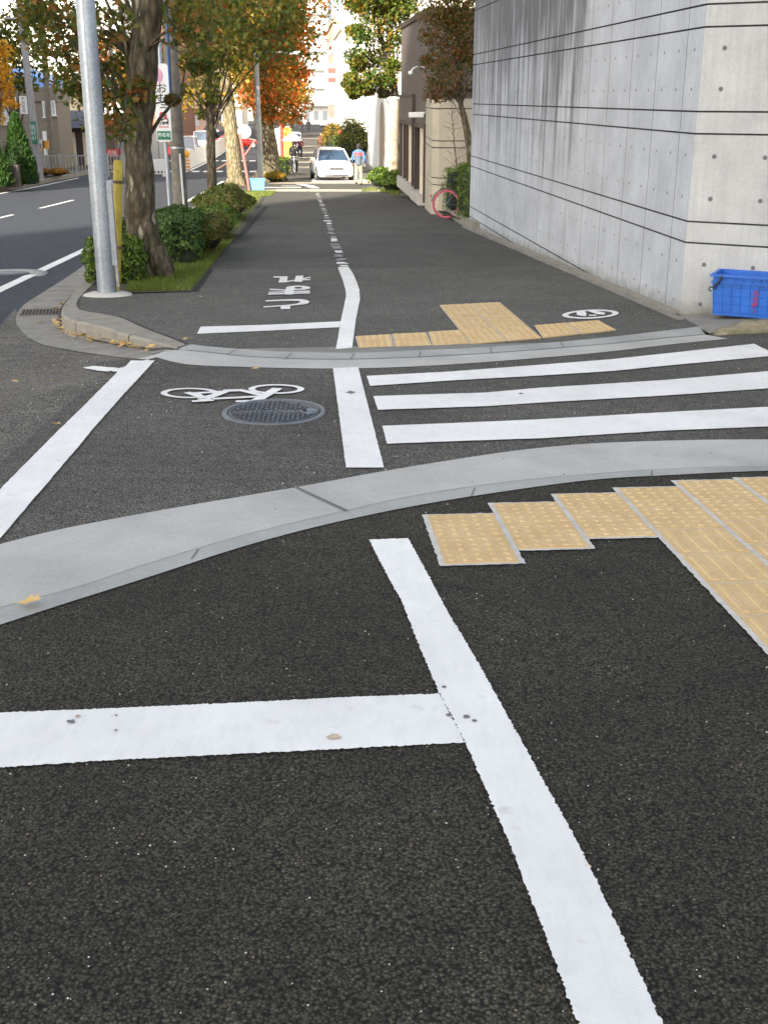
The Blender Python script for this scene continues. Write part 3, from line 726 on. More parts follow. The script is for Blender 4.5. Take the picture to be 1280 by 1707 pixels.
# lowest pair as seen running out of the paving near the corner
jlow = [jz[0]-(jz[2]-jz[1])-(jz[1]-jz[0]), jz[0]-(jz[2]-jz[1])]
print('JZ', jz, jlow)
step2 = jz[2]-jz[1]; step1 = jz[1]-jz[0]
jall = jlow+jz
top_far = zat(797, 3, E0.y+0)
jall += [jz[-1]+step2]
TOPZ = max(top_far, jall[-1]+step1)
print('TOP', top_far, TOPZ)
cw = thing('concrete_wall', 'tall pale concrete wall with paired grooves and dark streaks at right', 'wall', (C0.x, C0.y, g(C0.y)))
foot_ = [C0, C1, C1+PV(6, 6), PV(12, 24.6), E0]
def inset(poly, d):
    c = sum(poly, PV(0, 0))/len(poly); out = []
    n = len(poly)
    for i in range(n):
        a, b, e = poly[i-1], poly[i], poly[(i+1) % n]
        n1 = PV(-(b-a).y, (b-a).x).normalized(); n2 = PV(-(e-b).y, (e-b).x).normalized()
        if n1.dot(c-b) < 0: n1 = -n1
        if n2.dot(c-b) < 0: n2 = -n2
        m_ = (n1+n2).normalized(); out.append(b+m_*d/max(.3, m_.dot(n1)))
    return out
base_l = cw.location
mb = MB(); mb.mats = [W_left, W_right, M('groove_dark', (.06, .06, .058), .95)]
GW = .017
zs = [-2.6]+[z for z in jall]+[TOPZ]
pin = inset(foot_, .02)
def wallside(poly, z0, z1, mi):
    n = len(poly)
    for i in range(n):
        a, b = poly[i], poly[(i+1) % n]
        mb.cur = mi if mi == 2 else (1 if i == 0 else 0)
        mb.add([(a.x-base_l.x, a.y-base_l.y, z0-base_l.z), (b.x-base_l.x, b.y-base_l.y, z0-base_l.z), (b.x-base_l.x, b.y-base_l.y, z1-base_l.z), (a.x-base_l.x, a.y-base_l.y, z1-base_l.z)], [(0, 1, 2, 3)], False)
def capring(po, pi, z):
    n = len(po); mb.cur = 2
    for i in range(n):
        a, b, c_, d = po[i], po[(i+1) % n], pi[(i+1) % n], pi[i]
        mb.add([(p.x-base_l.x, p.y-base_l.y, z-base_l.z) for p in (a, b, c_, d)], [(0, 1, 2, 3)], False)
for k in range(len(zs)-1):
    z0 = zs[k]+(GW/2 if k else 0); z1 = zs[k+1]-(GW/2 if k < len(zs)-2 else 0)
    wallside(foot_, z0, z1, 0)
    if k < len(zs)-2:
        wallside(pin, z1, z1+GW, 2); capring(foot_, pin, z1); capring(foot_, pin, z1+GW)
mb.cur = 0; mb.add([(p.x-base_l.x, p.y-base_l.y, TOPZ-base_l.z) for p in foot_], [tuple(range(len(foot_)))], False)
# formwork tie holes
HOLE = M('tie_hole', (.12, .12, .12), .9); HR = M('tie_rim', (.3, .3, .29), .9)
mb.mats += [HOLE, HR]
def hole(p, dv, z, r=.016):
    nv = PV(dv.y, -dv.x)
    if nv.dot(-p) < 0: nv = -nv
    for rr, off, mi in ((r, .0025, 3), (r*1.35, .0015, 4)):
        vs = []
        for k in range(10):
            t = 2*math.pi*k/10; q = p+dv*rr*math.cos(t)+nv*off
            vs.append((q.x-base_l.x, q.y-base_l.y, z+rr*math.sin(t)-base_l.z))
        mb.cur = mi; mb.add(vs, [tuple(range(10))], False)
bands = [(jz[1], jz[2]), (jz[3], jz[4]), (jz[0]-step2, jz[0]), (jz[5], jz[5]+step2), (jlow[0]-step2, jlow[0])]
wl = (E0-C0).length
for z0, z1 in bands:
    for fr in (.27, .75):
        z = z0+(z1-z0)*fr; s = .22
        while s < wl-.2:
            p = C0+dL*s
            if z > g(p.y)+.1: hole(p, dL, z, .013)
            s += .45
        s = .2
        while s < 5.5: 
            p = C0+dR*s
            if z > g(p.y)+.1: hole(p, dR, z, .019)
            s += .47
mb.build('wall_body', None, cw, fixn=False)
# coping on the far stretch
mb = MB(); pc = inset(foot_, -.03)
mb.prism([(p.x-base_l.x, p.y-base_l.y) for p in pc], TOPZ-base_l.z+.002, TOPZ-base_l.z+.08); mb.build('coping', C_kerb, cw)
# dirty edge strip at the wall foot
def strip_along(a, b, w, h, side, z=0):
    dv = (b-a).normalized(); nv = PV(-dv.y, dv.x)*side; rows = []
    for k in range(9):
        q = a.lerp(b, k/8); r = q+nv*w; rows.append([(q.x, q.y, g(q.y)-.1), (q.x, q.y, g(q.y)+h), (r.x, r.y, g(r.y)+h*.8), (r.x, r.y, g(r.y)-.1)])
    return MB().loft(rows, False)
tag(strip_along(C0+dL*.0, E0-dL*.05, .10, .045, 1).build('edging', C_kerb), kind='structure')
tag(strip_along(C0+dL*(-.5)+PV(-.101, .1), E0-dL*.05-PV(.101, 0), .07, .025, 1).build('edging', C_oldgut), kind='structure')
db = []
for a, b in zip(FOOT[8:], FOOT[9:]): pass
fp = [p for p in FOOT if p.y < 16]
off = [p+PV(-.55, -.83)*.05 for p in fp]
sheet('gutter_dark_line', jit(fp+off[::-1], .03, .012, 8), M('dark_brown_line', (.07, .055, .035), .95, var=.5, scale=20), .0145)  # thin dark brown strip along the foot of the raised kerb
# small pad where the crate stands, and the broken kerb stone before it
zp = lambda x, y: g(y)+.07*max(0, min(1, (x-3.0)/.3))
padpts = [C0+dR*.0-PV(.05, .05), P(1165, 548), P(1182, 557), P(1210, 556), P(1282, 550), PV(6, 10.0), C1, C0+dR*.8]
bm_ = MB(); pp = [Vector((p[0], p[1])) for p in padpts]
bm_.add([(p.x, p.y, zp(p.x, p.y)+.006) for p in pp], [(0, 1, 2, 7), (2, 3, 4, 7), (4, 5, 6, 7)], False)
tag(bm_.build('pad', C_oldgut), kind='structure')
mb = MB(); rg = random.Random(3)
rows = []
pa, pb = P(1200, 560).to_2d(), P(1420, 545).to_2d()
dv = (pb-pa).normalized(); nv = PV(-dv.y, dv.x)
for k in range(22):
    t = k/21; q = pa.lerp(pb, t); h = .075*min(1, t*5)+.012+rg.uniform(-.012, .012)
    j = lambda a: rg.uniform(-a, a)
    rows.append([(q.x+j(.012), q.y+j(.012), g(q.y)-.05), (q.x+j(.012), q.y+j(.012), g(q.y)+h*.75), (q.x+nv.x*.05, q.y+nv.y*.05, g(q.y)+h+j(.01)), (q.x+nv.x*.15, q.y+nv.y*.15, g(q.y)+h+j(.01)), (q.x+nv.x*.2, q.y+nv.y*.2, g(q.y)-.05)])
mb.loft(rows, True); tag(mb.build('kerb', C_moss), kind='structure')
# ------------------------------------------------------------------ blue crates
BLUE = M('blue_plastic', (.016, .115, .46), .42, 0, .12, 9); BLUED = M('blue_plastic_deep', (.025, .15, .55), .5, 0, .12, 9)
REDT = M('red_print', (.32, .03, .14), .6); WIRE = M('dark_rubber', (.03, .025, .02), .7)
def crate(name, label, loc, rz, W=1.02, Dp=.62, Hh=.40, mat=BLUE, matd=BLUED, detail=True, group=None):
    t = thing(name, label, 'crate', loc, rz, group)
    mb = MB(); tk = .012; tp_ = .93
    b0 = [(-W/2*tp_, -Dp/2*tp_), (W/2*tp_, -Dp/2*tp_), (W/2*tp_, Dp/2*tp_), (-W/2*tp_, Dp/2*tp_)]
    b1 = [(-W/2, -Dp/2), (W/2, -Dp/2), (W/2, Dp/2), (-W/2, Dp/2)]
    sh = lambda L, k: [(x-math.copysign(k, x), y-math.copysign(k, y)) for x, y in L]
    ringz = lambda L, z: [(x, y, z) for x, y in L]
    mb.loft([ringz(b0, .0), ringz(b1, Hh), ringz(sh(b1, tk), Hh), ringz(sh(b0, tk), .015)], False, False)
    mb.add(ringz(b0, 0), [(3, 2, 1, 0)]); mb.add(ringz(sh(b0, tk), .015), [(0, 1, 2, 3)])
    mb.build('body', mat, t)
    # ribs on the walls
    rb = MB(); nx = 11
    for i in range(nx+1):
        x = (-.5+i/nx)
        for sgn in (-1, 1):
            rb.add([], [])
            x0, x1 = x*W*tp_, x*W*.985; y0, y1 = sgn*(Dp/2*tp_), sgn*Dp/2*.99
            rb.tube([(x0, y0, .02), (x1, y1, Hh*.82)], .0055, 4)
    for i in range(7):
        y = -.5+i/6
        for sgn in (-1, 1): rb.tube([(sgn*W/2*tp_, y*Dp*tp_, .02), (sgn*W/2*.99, y*Dp*.98, Hh*.82)], .0055, 4)
    for zz in (.03, .11, .19, .27):
        k = tp_+(1-tp_)*zz/Hh; a, b = W/2*k, Dp/2*k
        rb.tube([(-a, -b, zz), (a, -b, zz), (a, b, zz), (-a, b, zz), (-a, -b, zz)], .0045, 4, False)
    rb.build('ribs', mat, t)
    rm = MB()
    for zz, e, h in ((Hh-.012, .024, .02), (Hh-.075, .014, .012)):
        a, b = W/2+e-.012, Dp/2+e-.012
        for cx, cy, dx, dy in ((0, -b, 2*a+.024, .024), (0, b, 2*a+.024, .024), (-a, 0, .024, 2*b-.024), (a, 0, .024, 2*b-.024)): rm.box((cx, cy, zz), (dx, dy, h))
    for i in range(12):
        rm.box((-W/2+.04+i*(W-.08)/11, -Dp/2-.004, Hh-.044), (.008, .016, .05))
    rm.build('rim', mat, t)
    if detail:
        for sgn in (-1, 1):
            hb = MB(); x = sgn*(W/2+.018)
            hb.tube([(sgn*(W/2-.09), -Dp/2-.02, Hh-.01), (sgn*(W/2-.07), -Dp/2-.03, Hh-.06), (sgn*(W/2-.03), -Dp/2-.022, Hh-.11), (sgn*(W/2-.035), -Dp/2-.012, Hh-.14)], .010, 6)
            hb.tube([(x-sgn*.03, -Dp/2-.01, Hh-.12), (x, -Dp/2, Hh-.125), (x+sgn*.01, -Dp/2, Hh-.15), (x-sgn*.02, -Dp/2-.01, Hh-.16)], .007, 6)
            hb.build('elastic_hook', WIRE, t)
        hb = MB(); hb.tube([(-W*.12+.07*math.cos(R(a)), Dp/2+.012, Hh+.045*math.sin(R(a))) for a in range(0, 181, 20)], .0045, 6); hb.build('wire_loop', M('wire', (.25, .2, .12), .5, .8), t)
        for i, ch in enumerate('丸水産1'):
            text(ch, .058, REDT, 'lettering', t, (-.07, -Dp/2*.968-.0085-.004*(3-i)*.0, Hh-.155-i*.055), (R(90), 0, 0), .001, bold=.001)
        text('丸水', .055, REDT, 'lettering', t, (.17, -Dp/2-.003, Hh-.105), (R(90), 0, 0), .001, bold=.001)
    return t
lb = P(1187, 532.5, zp)
a_ = math.atan2(dR.y, dR.x)+.02; W_, D_ = .96, .40
a_ += .03; cc_ = PV(lb.x, lb.y)+PV(math.cos(a_), math.sin(a_))*(W_/2*.93)+PV(-math.sin(a_), math.cos(a_))*(D_/2*.93)
print('CRATE', lb, 'gap to wall', (PV(lb.x, lb.y)-C0).dot(PV(-dR.y, dR.x)))
crate('plastic_crate', 'big bright blue plastic tub with red print standing against the concrete wall', Vector((cc_.x, cc_.y, zp(cc_.x, cc_.y)+.008)), a_, W=W_, Dp=D_, Hh=.385)
fc = P(428, 318, zf)
crate('plastic_crate', 'light blue plastic crate standing in the sun beside the distant red pole', fc+Vector((0, .3, .012)), .05, .58, .4, .42, M('pale_blue_plastic', (.13, .42, .72), .5), M('pale_blue_plastic2', (.1, .35, .65), .5), False)

# ------------------------------------------------------------------ poles
GALV = None
def galv():
    m, t, b = newmat('galvanised_steel', .38, .75, .5); v = coords(t)
    vo = vor(t, v, 55); sp = N(t, 'ShaderNodeSeparateColor'); t.links.new(vo.outputs['Color'], sp.inputs[0])
    c = ramp(t, sp.outputs[0], [(0, (.36, .39, .42)), (1, (.46, .49, .53))])
    t.links.new(mixc(t, 1, c, ramp(t, noise(t, v, 3, 5), [(.3, (.8, .8, .8)), (.7, (1.05, 1.05, 1.05))]), 'MULTIPLY'), b.inputs['Base Color'])
    t.links.new(ramp(t, noise(t, v, 40, 3), [(.3, (.3,)*3), (.7, (.5,)*3)]), b.inputs['Roughness']); return m
GALV = galv()
GREYP = M('grey_pole_paint', (.34, .35, .35), .5, .3)
WOODP = M('weathered_pole_concrete', (.17, .15, .12), .9, var=.35, scale=7, bmp=.4)
WHITE = M('white_enamel', (.72, .72, .70), .5, var=.05)
YEL = M('yellow_plastic', (.42, .31, .03), .55, var=.25, scale=9)
RED = M('red_paint', (.55, .05, .04), .5); GREEN = M('green_sign', (.02, .17, .10), .5); BLACK = M('black_ink', (.03, .03, .03), .6)
DKGL = M('dark_glass', (.05, .06, .07), .12, 0, .1, spec=.8); BROWNF = M('brown_frame', (.055, .04, .032), .5)
p = P(180, 493, zf); Hh = 6.2
t = thing('steel_pole', 'thick galvanised steel pole at the road corner in front of the big tree', 'pole', p)
mb = MB().tube([(0, 0, .02), (0, 0, .3), (.02, 0, 3), (.04, 0, Hh)], [.108, .106, .10, .088], 28); mb.build('pole', GALV, t)
mb = MB().lathe([(.26, -.02), (.235, .018), (.19, .034), (.10, .045)], n=32, sx=1.15); mb.build('concrete_foot', C_pale, t)
mb = MB(); mb.box((.125, -.03, .80), (.06, .055, .92)); mb.box((.135, -.02, .25), (.028, .028, .3)); mb.tube([(.155, -.03, 1.2), (.155, -.03, 1.27)], .013, 8)
mb.build('cable_duct', GALV, t, bevel=.006)
p = P(197, 487, zf)
t = thing('guy_guard', 'yellow plastic guy wire guard between steel pole and tree trunk', 'pole guard', p)
MB().tube([(0.0, 0, .01), (.02, 0, .35), (.118, 0, 1.45), (.12, 0, 1.47)], [.025, .048, .052, .03], 16).build('guard', YEL, t)
MB().tube([(.033, 0, .5), (.036, 0, .53)], .055, 16).build('band', M('dull_brown', (.12, .08, .03), .6), t)
MB().tube([(.100, 0, 1.22), (.102, 0, 1.25)], .056, 16).build('band', M('dull_brown'), t)
MB().tube([(.12, 0, 1.45), (.6, 3.5, 7)], .006, 6).build('wire', WIRE, t)
# utility pole and vertical sign behind the tree
up_ = P(305, 392, zf)
t = thing('utility_pole', 'weathered concrete utility pole with blue cable behind the white sign', 'utility pole', up_)
MB().tube([(0, 0, 0), (-.02, 0, 4), (-.05, 0, 9)], [.14, .13, .11], 20).build('pole', WOODP, t)
MB().tube([(-.05, -.14, 2.4), (-.04, -.14, 3.2), (-.02, -.13, 4.5), (-.04, -.13, 9)], .022, 8).build('cable', M('cable_blue', (.02, .08, .22), .5), t)
MB().tube([(.09, -.145, .1), (.06, -.14, 1.5)], .02, 8).build('conduit', WHITE, t)
mb = MB()
for z in (1.6, 2.4, 3.4): mb.lathe([(.142, z-.02), (.145, z), (.142, z+.02)], n=20)
mb.build('strap', GALV, t)
sp_ = at(286.5, 385, up_.y-.55); sp_.z = g(sp_.y)
t = thing('sign_pole', 'narrow white vertical sign with red arrow and green foot on a grey pole', 'sign', sp_, R(4))
MB().tube([(0, 0, 0), (-.02, 0, 5.2)], .042, 14).build('pole', GALV, t)
zb = zat(288, 236, sp_.y)-sp_.z; zt = zat(270, 106, sp_.y)-sp_.z; hh = zt-zb
Wd = .27
sg = MB(); pts = []
for cx, cz, a0 in ((Wd/2-.05, -hh/2+.05, -90), (Wd/2-.05, hh/2-.05, 0), (-Wd/2+.05, hh/2-.05, 90), (-Wd/2+.05, -hh/2+.05, 180)):
    for a in (0, 30, 60, 90): pts.append((cx+.05*math.cos(R(a0+a)), cz+.05*math.sin(R(a0+a))))
mid_z = (zb+zt)/2
sg.loft([[(x, -.085, z) for x, z in pts], [(x, -.045, z) for x, z in pts]], False)
bd = sg.build('board', WHITE, t, (-.015, -.01, mid_z))
e = MB(); e.box((0, -.088, -hh/2+.11), (Wd-.03, .006, .15)); e.build('green_band', GREEN, bd)
e = MB(); e.box((0, -.088, -hh/2+.255), (Wd-.09, .004, .022)); e.build('red_rule', M('pale_red', (.6, .2, .2), .6), bd)
e = MB(); e.blob((-.02, -.087, hh/2-.2), (.06, .004, .12)); e.build('pink_figure', M('pink_print', (.65, .32, .48), .6), bd)
e = MB(); e.tube([(-.05, -.09, -hh/2+.38), (-.05, -.09, -hh/2+.47), (-.03, -.09, -hh/2+.5), (.015, -.09, -hh/2+.5), (.04, -.09, -hh/2+.47), (.04, -.09, -hh/2+.43)], .013, 6)
e.add([(.0, -.092, -hh/2+.43), (.085, -.092, -hh/2+.43), (.04, -.092, -hh/2+.375)], [(0, 1, 2)]); e.build('arrow', RED, bd)
for i, ch in enumerate('おむうら'): text(ch, .19, BLACK, 'lettering', bd, (.005+.008*i, -.088, hh/2-.42-i*.175), (R(90), 0, 0), .001, bold=.002)
text('駐車場', .065, BLACK, 'lettering', bd, (.0, -.088, -hh/2+.315), (R(90), 0, 0), .001, bold=.001)
text('市名坂', .075, WHITE, 'lettering', bd, (0, -.093, -hh/2+.115), (R(90), 0, 0), .001, bold=.001)
# street lamp
lp = P(435, 306, zf)
t = thing('street_lamp', 'slim grey street lamp with a curved arm before the orange trees', 'street lamp', lp)
zt = zat(418, 84, lp.y)-lp.z
MB().tube([(0, 0, 0), (0, 0, zt)], [.13, .09], 14).build('pole', GREYP, t)
MB().tube([(0, 0, zt-.25), (.5, 0, zt-.05), (1.3, 0, zt-.08)], .035, 8).build('arm', GREYP, t)
MB().blob((1.65, 0, zt-.1), (.38, .14, .09)).build('lamp_head', WHITE, t)
# bus stop with red post, red posts beyond
bp = P(416, 318, zf)
t = thing('bus_stop_sign', 'leaning red post carrying a round white board beside the blue crate', 'sign', bp)
zt = zat(403, 222, bp.y)-bp.z
MB().tube([(0, 0, 0), (-.28, 0, zt)], .05, 8).build('post', M('salmon_paint', (.55, .13, .10), .5), t)
MB().lathe([(.24, -.02), (.26, 0), (.24, .02), (0, .02)], (0, 0, 0), 24).build('board', WHITE, t, (-.1, .02, zt+.05)).rotation_euler.x = R(90)
MB().tube([(-.12, .02, 1.3), (.28, .02, 1.85)], .03, 6).build('brace', M('salmon_paint'), t)
for i, (a, b, hgt, lab, mat_) in enumerate(((472, 292, 2.6, 'upright red post beyond the shrub under the orange trees', RED), (465, 291, 2.3, 'white post next to the upright red post', WHITE))):
    q = P(a, b, zf); t = thing('marker_post', lab, 'post', q); MB().tube([(0, 0, 0), (0, 0, hgt)], .075 if i == 0 else .16, 10).build('post', mat_, t); MB().blob((0, 0, hgt), (.09, .09, .06) if i == 0 else (.17, .17, .1)).build('cap', mat_, t)
# ------------------------------------------------------------------ vegetation
def leaves(centers, radii, n, size, rg, shape=4, flat=.5, shell=0.0):
    "n leaf shaped faces gathered in clumps"
    centers = np.array(centers); radii = np.array(radii)
    if radii.ndim == 1: radii = np.stack([radii]*3, 1)
    k = rg.randint(0, len(centers), n)
    d = rg.normal(size=(n, 3)); d /= np.linalg.norm(d, axis=1)[:, None]
    r = rg.rand(n)**(1/2.2) if not shell else (1-shell*rg.rand(n)**1.3)
    c = centers[k]+d*radii[k]*r[:, None]
    nrm = rg.normal(size=(n, 3)); nrm[:, 2] += flat; nrm /= np.linalg.norm(nrm, axis=1)[:, None]
    a = np.cross(nrm, rg.normal(size=(n, 3))); a /= np.linalg.norm(a, axis=1)[:, None]; b = np.cross(nrm, a)
    s = size*(.6+.8*rg.rand(n))
    if shape == 4: prof = [(-.5, 0), (0, -.3), (.55, 0), (0, .3)]
    elif shape == 1: prof = [(-.1, 0), (.1, 0), (.02, 1)]
    else: prof = [(-.45, -.06), (-.1, -.2), (0, -.55), (.14, -.22), (.5, -.38), (.34, -.08), (.62, 0), (.34, .08), (.5, .38), (.14, .22), (0, .55), (-.1, .2), (-.45, .06)]
    m = len(prof); pr = np.array(prof)
    v = c[:, None, :]+a[:, None, :]*(pr[None, :, 0:1]*s[:, None, None])+b[:, None, :]*(pr[None, :, 1:2]*s[:, None, None])
    if shape == 4: v[:, [1, 3], :] += nrm[:, None, :]*(s*.12)[:, None, None]
    return v.reshape(-1, 3), m
def leafmesh(name, v, m, mat, parent=None):
    n = len(v)//m; me = bpy.data.meshes.new(name)
    me.vertices.add(n*m); me.vertices.foreach_set('co', v.astype(np.float32).ravel())
    me.loops.add(n*m); me.loops.foreach_set('vertex_index', np.arange(n*m, dtype=np.int32))
    me.polygons.add(n); me.polygons.foreach_set('loop_start', np.arange(0, n*m, m, dtype=np.int32)); me.polygons.foreach_set('loop_total', np.full(n, m, dtype=np.int32))
    me.update(calc_edges=True); me.validate(); me.materials.append(mat)
    o = bpy.data.objects.new(name, me); col.objects.link(o)
    if parent: o.parent = parent
    return o
def tree(name, label, base, trunk, trad, crown, crad, n, size, mat, nclump=40, clump=.55, seed=1, shape=4, limbs=8, group=None, bark=None, extra=(), cat='tree', low=-1.0):
    rg = np.random.RandomState(seed); rr = random.Random(seed)
    t = thing(name, label, cat, base, 0, group)
    cc = []; crad = Vector(crad)
    while len(cc) < nclump:
        d = rg.normal(size=3); d /= np.linalg.norm(d); r = rg.rand()**.5
        if d[2]*r < low: continue
        cc.append([crown[0]+d[0]*crad.x*r, crown[1]+d[1]*crad.y*r, crown[2]+d[2]*crad.z*r])
    cr = [clump*(.6+.8*rg.rand()) for _ in cc]
    for e in extra: cc.append(list(e[:3])); cr.append(e[3])
    rad = np.array([[q*1.15, q*1.15, q*.8] for q in cr])
    v, m = leaves(cc, rad, n, size, rg, shape, .6)
    tr = [Vector(q) for q in trunk]; mb = MB()
    pts = []; rads = []
    for i in range(len(tr)-1):
        for k in range(4):
            f = k/4; q = tr[i].lerp(tr[i+1], f); pts.append(q+Vector((rr.uniform(-1, 1), rr.uniform(-1, 1), 0))*trad[0]*.08); rads.append((trad[i]*(1-f)+trad[i+1]*f)*rr.uniform(.95, 1.06))
    pts.append(tr[-1]); rads.append(trad[-1])
    mb.tube(pts, rads, 14)
    if trad[0] > .15:
        for k in range(5):
            a = k*1.257+rr.random(); q = Vector((math.cos(a), math.sin(a), 0))
            mb.tube([q*trad[0]*.5+Vector((0, 0, .35)), q*trad[0]*1.0+Vector((0, 0, .1)), q*trad[0]*1.55+Vector((0, 0, -.04))], [trad[0]*.5, trad[0]*.42, trad[0]*.12], 7)
    tk = mb.build('trunk', bark or BARK, t)
    lm = MB()
    idx = sorted(range(len(cc)), key=lambda i: cc[i][2])
    pick = [idx[int(len(idx)*(i+.5)/max(limbs, 1))] for i in range(limbs)]+list(range(len(cc)-len(extra), len(cc)))
    for i in pick:
        e = Vector(cc[i]); k = min(len(tr)-1, max(1, int(len(tr)*rr.uniform(.45, .95)))); s0 = tr[k-1].lerp(tr[k], rr.random())
        if s0.z > e.z-.1: s0 = min(tr[1:], key=lambda q: abs(q.z-(e.z-.2)))
        mdp = s0.lerp(e, .5)+Vector((rr.uniform(-.2, .2), rr.uniform(-.2, .2), rr.uniform(.0, .35)))
        L = (e-s0).length; r0 = min(trad[-1]*.6, .03+.014*L)
        lm.tube([s0, s0.lerp(mdp, .5)+Vector((0, 0, .05)), mdp, e], [r0, r0*.75, r0*.5, r0*.18], 6)
    lm.build('limbs', bark or BARK, t)
    leafmesh('crown', v, m, mat, t)
    return t
# big near tree
b1 = P(246, 463, zf)
def loc(px_, py_, d, base): q = at(px_, py_, d); return (q.x-base.x, q.y-base.y, q.z-base.z)
ex = []
for a, b, r in ((85, 20, .35), (95, 60, .4), (110, 95, .35), (118, 135, .26), (70, 30, .25), (150, 110, .42), (170, 60, .5), (180, 140, .42), (172, 175, .38), (190, 205, .30), (200, 120, .4), (228, 150, .22), (160, 20, .5),
                (225, 30, .3), (305, 20, .3), (318, 60, .3), (330, 105, .2), (288, 166, .09), (335, 30, .4), (212, 215, .2), (125, 50, .4), (140, 150, .3), (60, 12, .2)):
    ex.append(loc(a, b, b1.y+rng.uniform(-.9, .7), b1)+(r,))
lean = loc(252, 0, b1.y, b1)
tree('sweetgum_tree', 'big street tree with flaking bark behind the steel pole', b1, [(0, 0, -.1)]+[loc(a, b, b1.y, b1) for a, b in ((239, 400), (235, 350), (230, 262), (231, 200), (237, 100), (247, 0))]+[(lean[0]*1.3, .1, 5.0), (.5, .1, 6.6)], [.30, .205, .185, .17, .165, .18, .18, .11, .05],
     (.1, .2, 4.9), (2.1, 2.1, 2.0), 12500, .072, L_near, 48, .54, 3, 13, 14, extra=ex, low=-.75)
# trees of the planted strip going away
b2 = P(357, 356, zf)
b2 = Vector((at(356, 340, 31).x, 31, g(31)))
ex = [loc(a, b, 31+rng.uniform(-1, 1), b2)+(r,) for a, b, r in ((330, 40, .8), (370, 60, .8), (420, 40, .8), (460, 25, .6), (320, 95, .55), (345, 130, .4), (300, 150, .3), (415, 80, .6), (480, 18, .4), (310, 20, .7), (385, 100, .45), (340, 190, .2), (350, 160, .3))]
tree('maple_tree', 'slim dark green tree growing out of the hedge beside the footway', b2, [(0, 0, -.1), (0, 0, 1.5), (.05, 0, 2.5), (0, 0, 3.4), (.3, .1, 5.5)], [.13, .12, .115, .09, .05], (.6, 0, 5.0), (2.3, 2.2, 2.2), 5600, .115, L_green, 40, .6, 5, 13, 10, extra=ex, low=-.7)
b3 = P(394, 309, zf)
ex = [loc(a, b, b3.y, b3)+(r,) for a, b, r in ((375, 75, 1.1), (340, 150, .9), (395, 120, .7), (310, 170, .9), (360, 165, .8), (330, 110, .9))]
tree('maple_tree', 'sunlit pale trunked tree right behind the round shrub', b3, [(0, 0, -.1), (-.12, 0, 2.2), (-.3, 0, 4.6), (-.3, 0, 6.5)], [.34, .29, .25, .14], (-.2, 0, 7.6), (2.6, 2.6, 2.8), 7000, .19, L_gold, 40, 1.0, 6, 4, 8, bark=BARK2, extra=ex, low=-.7)
b4 = P(452, 302, zf)
ex = [loc(a, b, b4.y+rng.uniform(-1.5, 1), b4)+(r,) for a, b, r in ((430, 120, 1.1), (460, 110, 1.1), (470, 60, 1.0), (485, 90, .8), (450, 160, .9), (475, 150, .9), (490, 175, .8), (420, 160, .8), (440, 180, .6), (500, 125, .6), (480, 25, .7), (460, 195, .6), (485, 195, .6))]
tree('maple_tree', 'stout tree with fiery orange crown behind the street lamp', b4, [(0, 0, -.1), (-.1, 0, 1.6), (-.4, 0, 3.4), (-.2, 0, 5.5), (0, 0, 8)], [.62, .48, .36, .26, .1], (.1, 0, 7.6), (2.1, 2.1, 3.1), 15000, .20, L_orange, 50, 1.0, 7, 4, 10, extra=ex, low=-.8)
for i, (a, b, d, cw_, mt, lab) in enumerate(((470, 290, 66, 2.0, L_gold, 'yellow green tree just beyond the fiery orange one'), (481, 268, 84, 2.6, L_orange, 'smaller orange tree above the nearer footway banners'), (483, 252, 108, 3, L_orange, 'distant orange tree at the end of the footway row'), (487, 235, 140, 3.4, L_gold, 'farthest golden tree of the footway row'))):
    bb_ = S((-1.75, -1.9, -2.2, -2.6)[i], d)
    ex = [loc(490+rng.uniform(-12, 6), 160+rng.uniform(-25, 25), d, bb_)+(.9,) for _ in range(4)] if i == 0 else ()
    tree('maple_tree', lab, bb_, [(0, 0, -.1), (-.05, 0, 2.5), (.1, 0, 4.5)], [.3, .25, .14], (0, 0, 6.2), (cw_, cw_, 2.8), 4500, .24, mt, 30, .95, 20+i, 4, 6, group='autumn trees lining the far footway', extra=ex)
# trees between the main road and the far buildings, seen through the near crowns
for i, (u, v, hh_, mt, lab) in enumerate(((-13.6, 58, 6.0, L_green, 'green tree over the pavement across the road'), (-13.7, 88, 7, L_orange, 'orange tree across the road beyond the parked cars'), (-13.5, 104, 7, L_gold, 'golden tree across the road near the red cars'), (-13.6, 122, 8, L_orange, 'tallest orange tree across the road'), (-13.7, 150, 8, L_gold, 'distant golden tree across the road'))):
    tree('roadside_tree', lab, S(u, v), [(0, 0, -.1), (0, 0, 2), (.1, 0, 4)], [.2, .17, .1], (0, 0, hh_), (2.2, 2.2, 2.4), 3200, .24, mt, 26, .9, 40+i, 4, 6, group='trees on the opposite pavement')
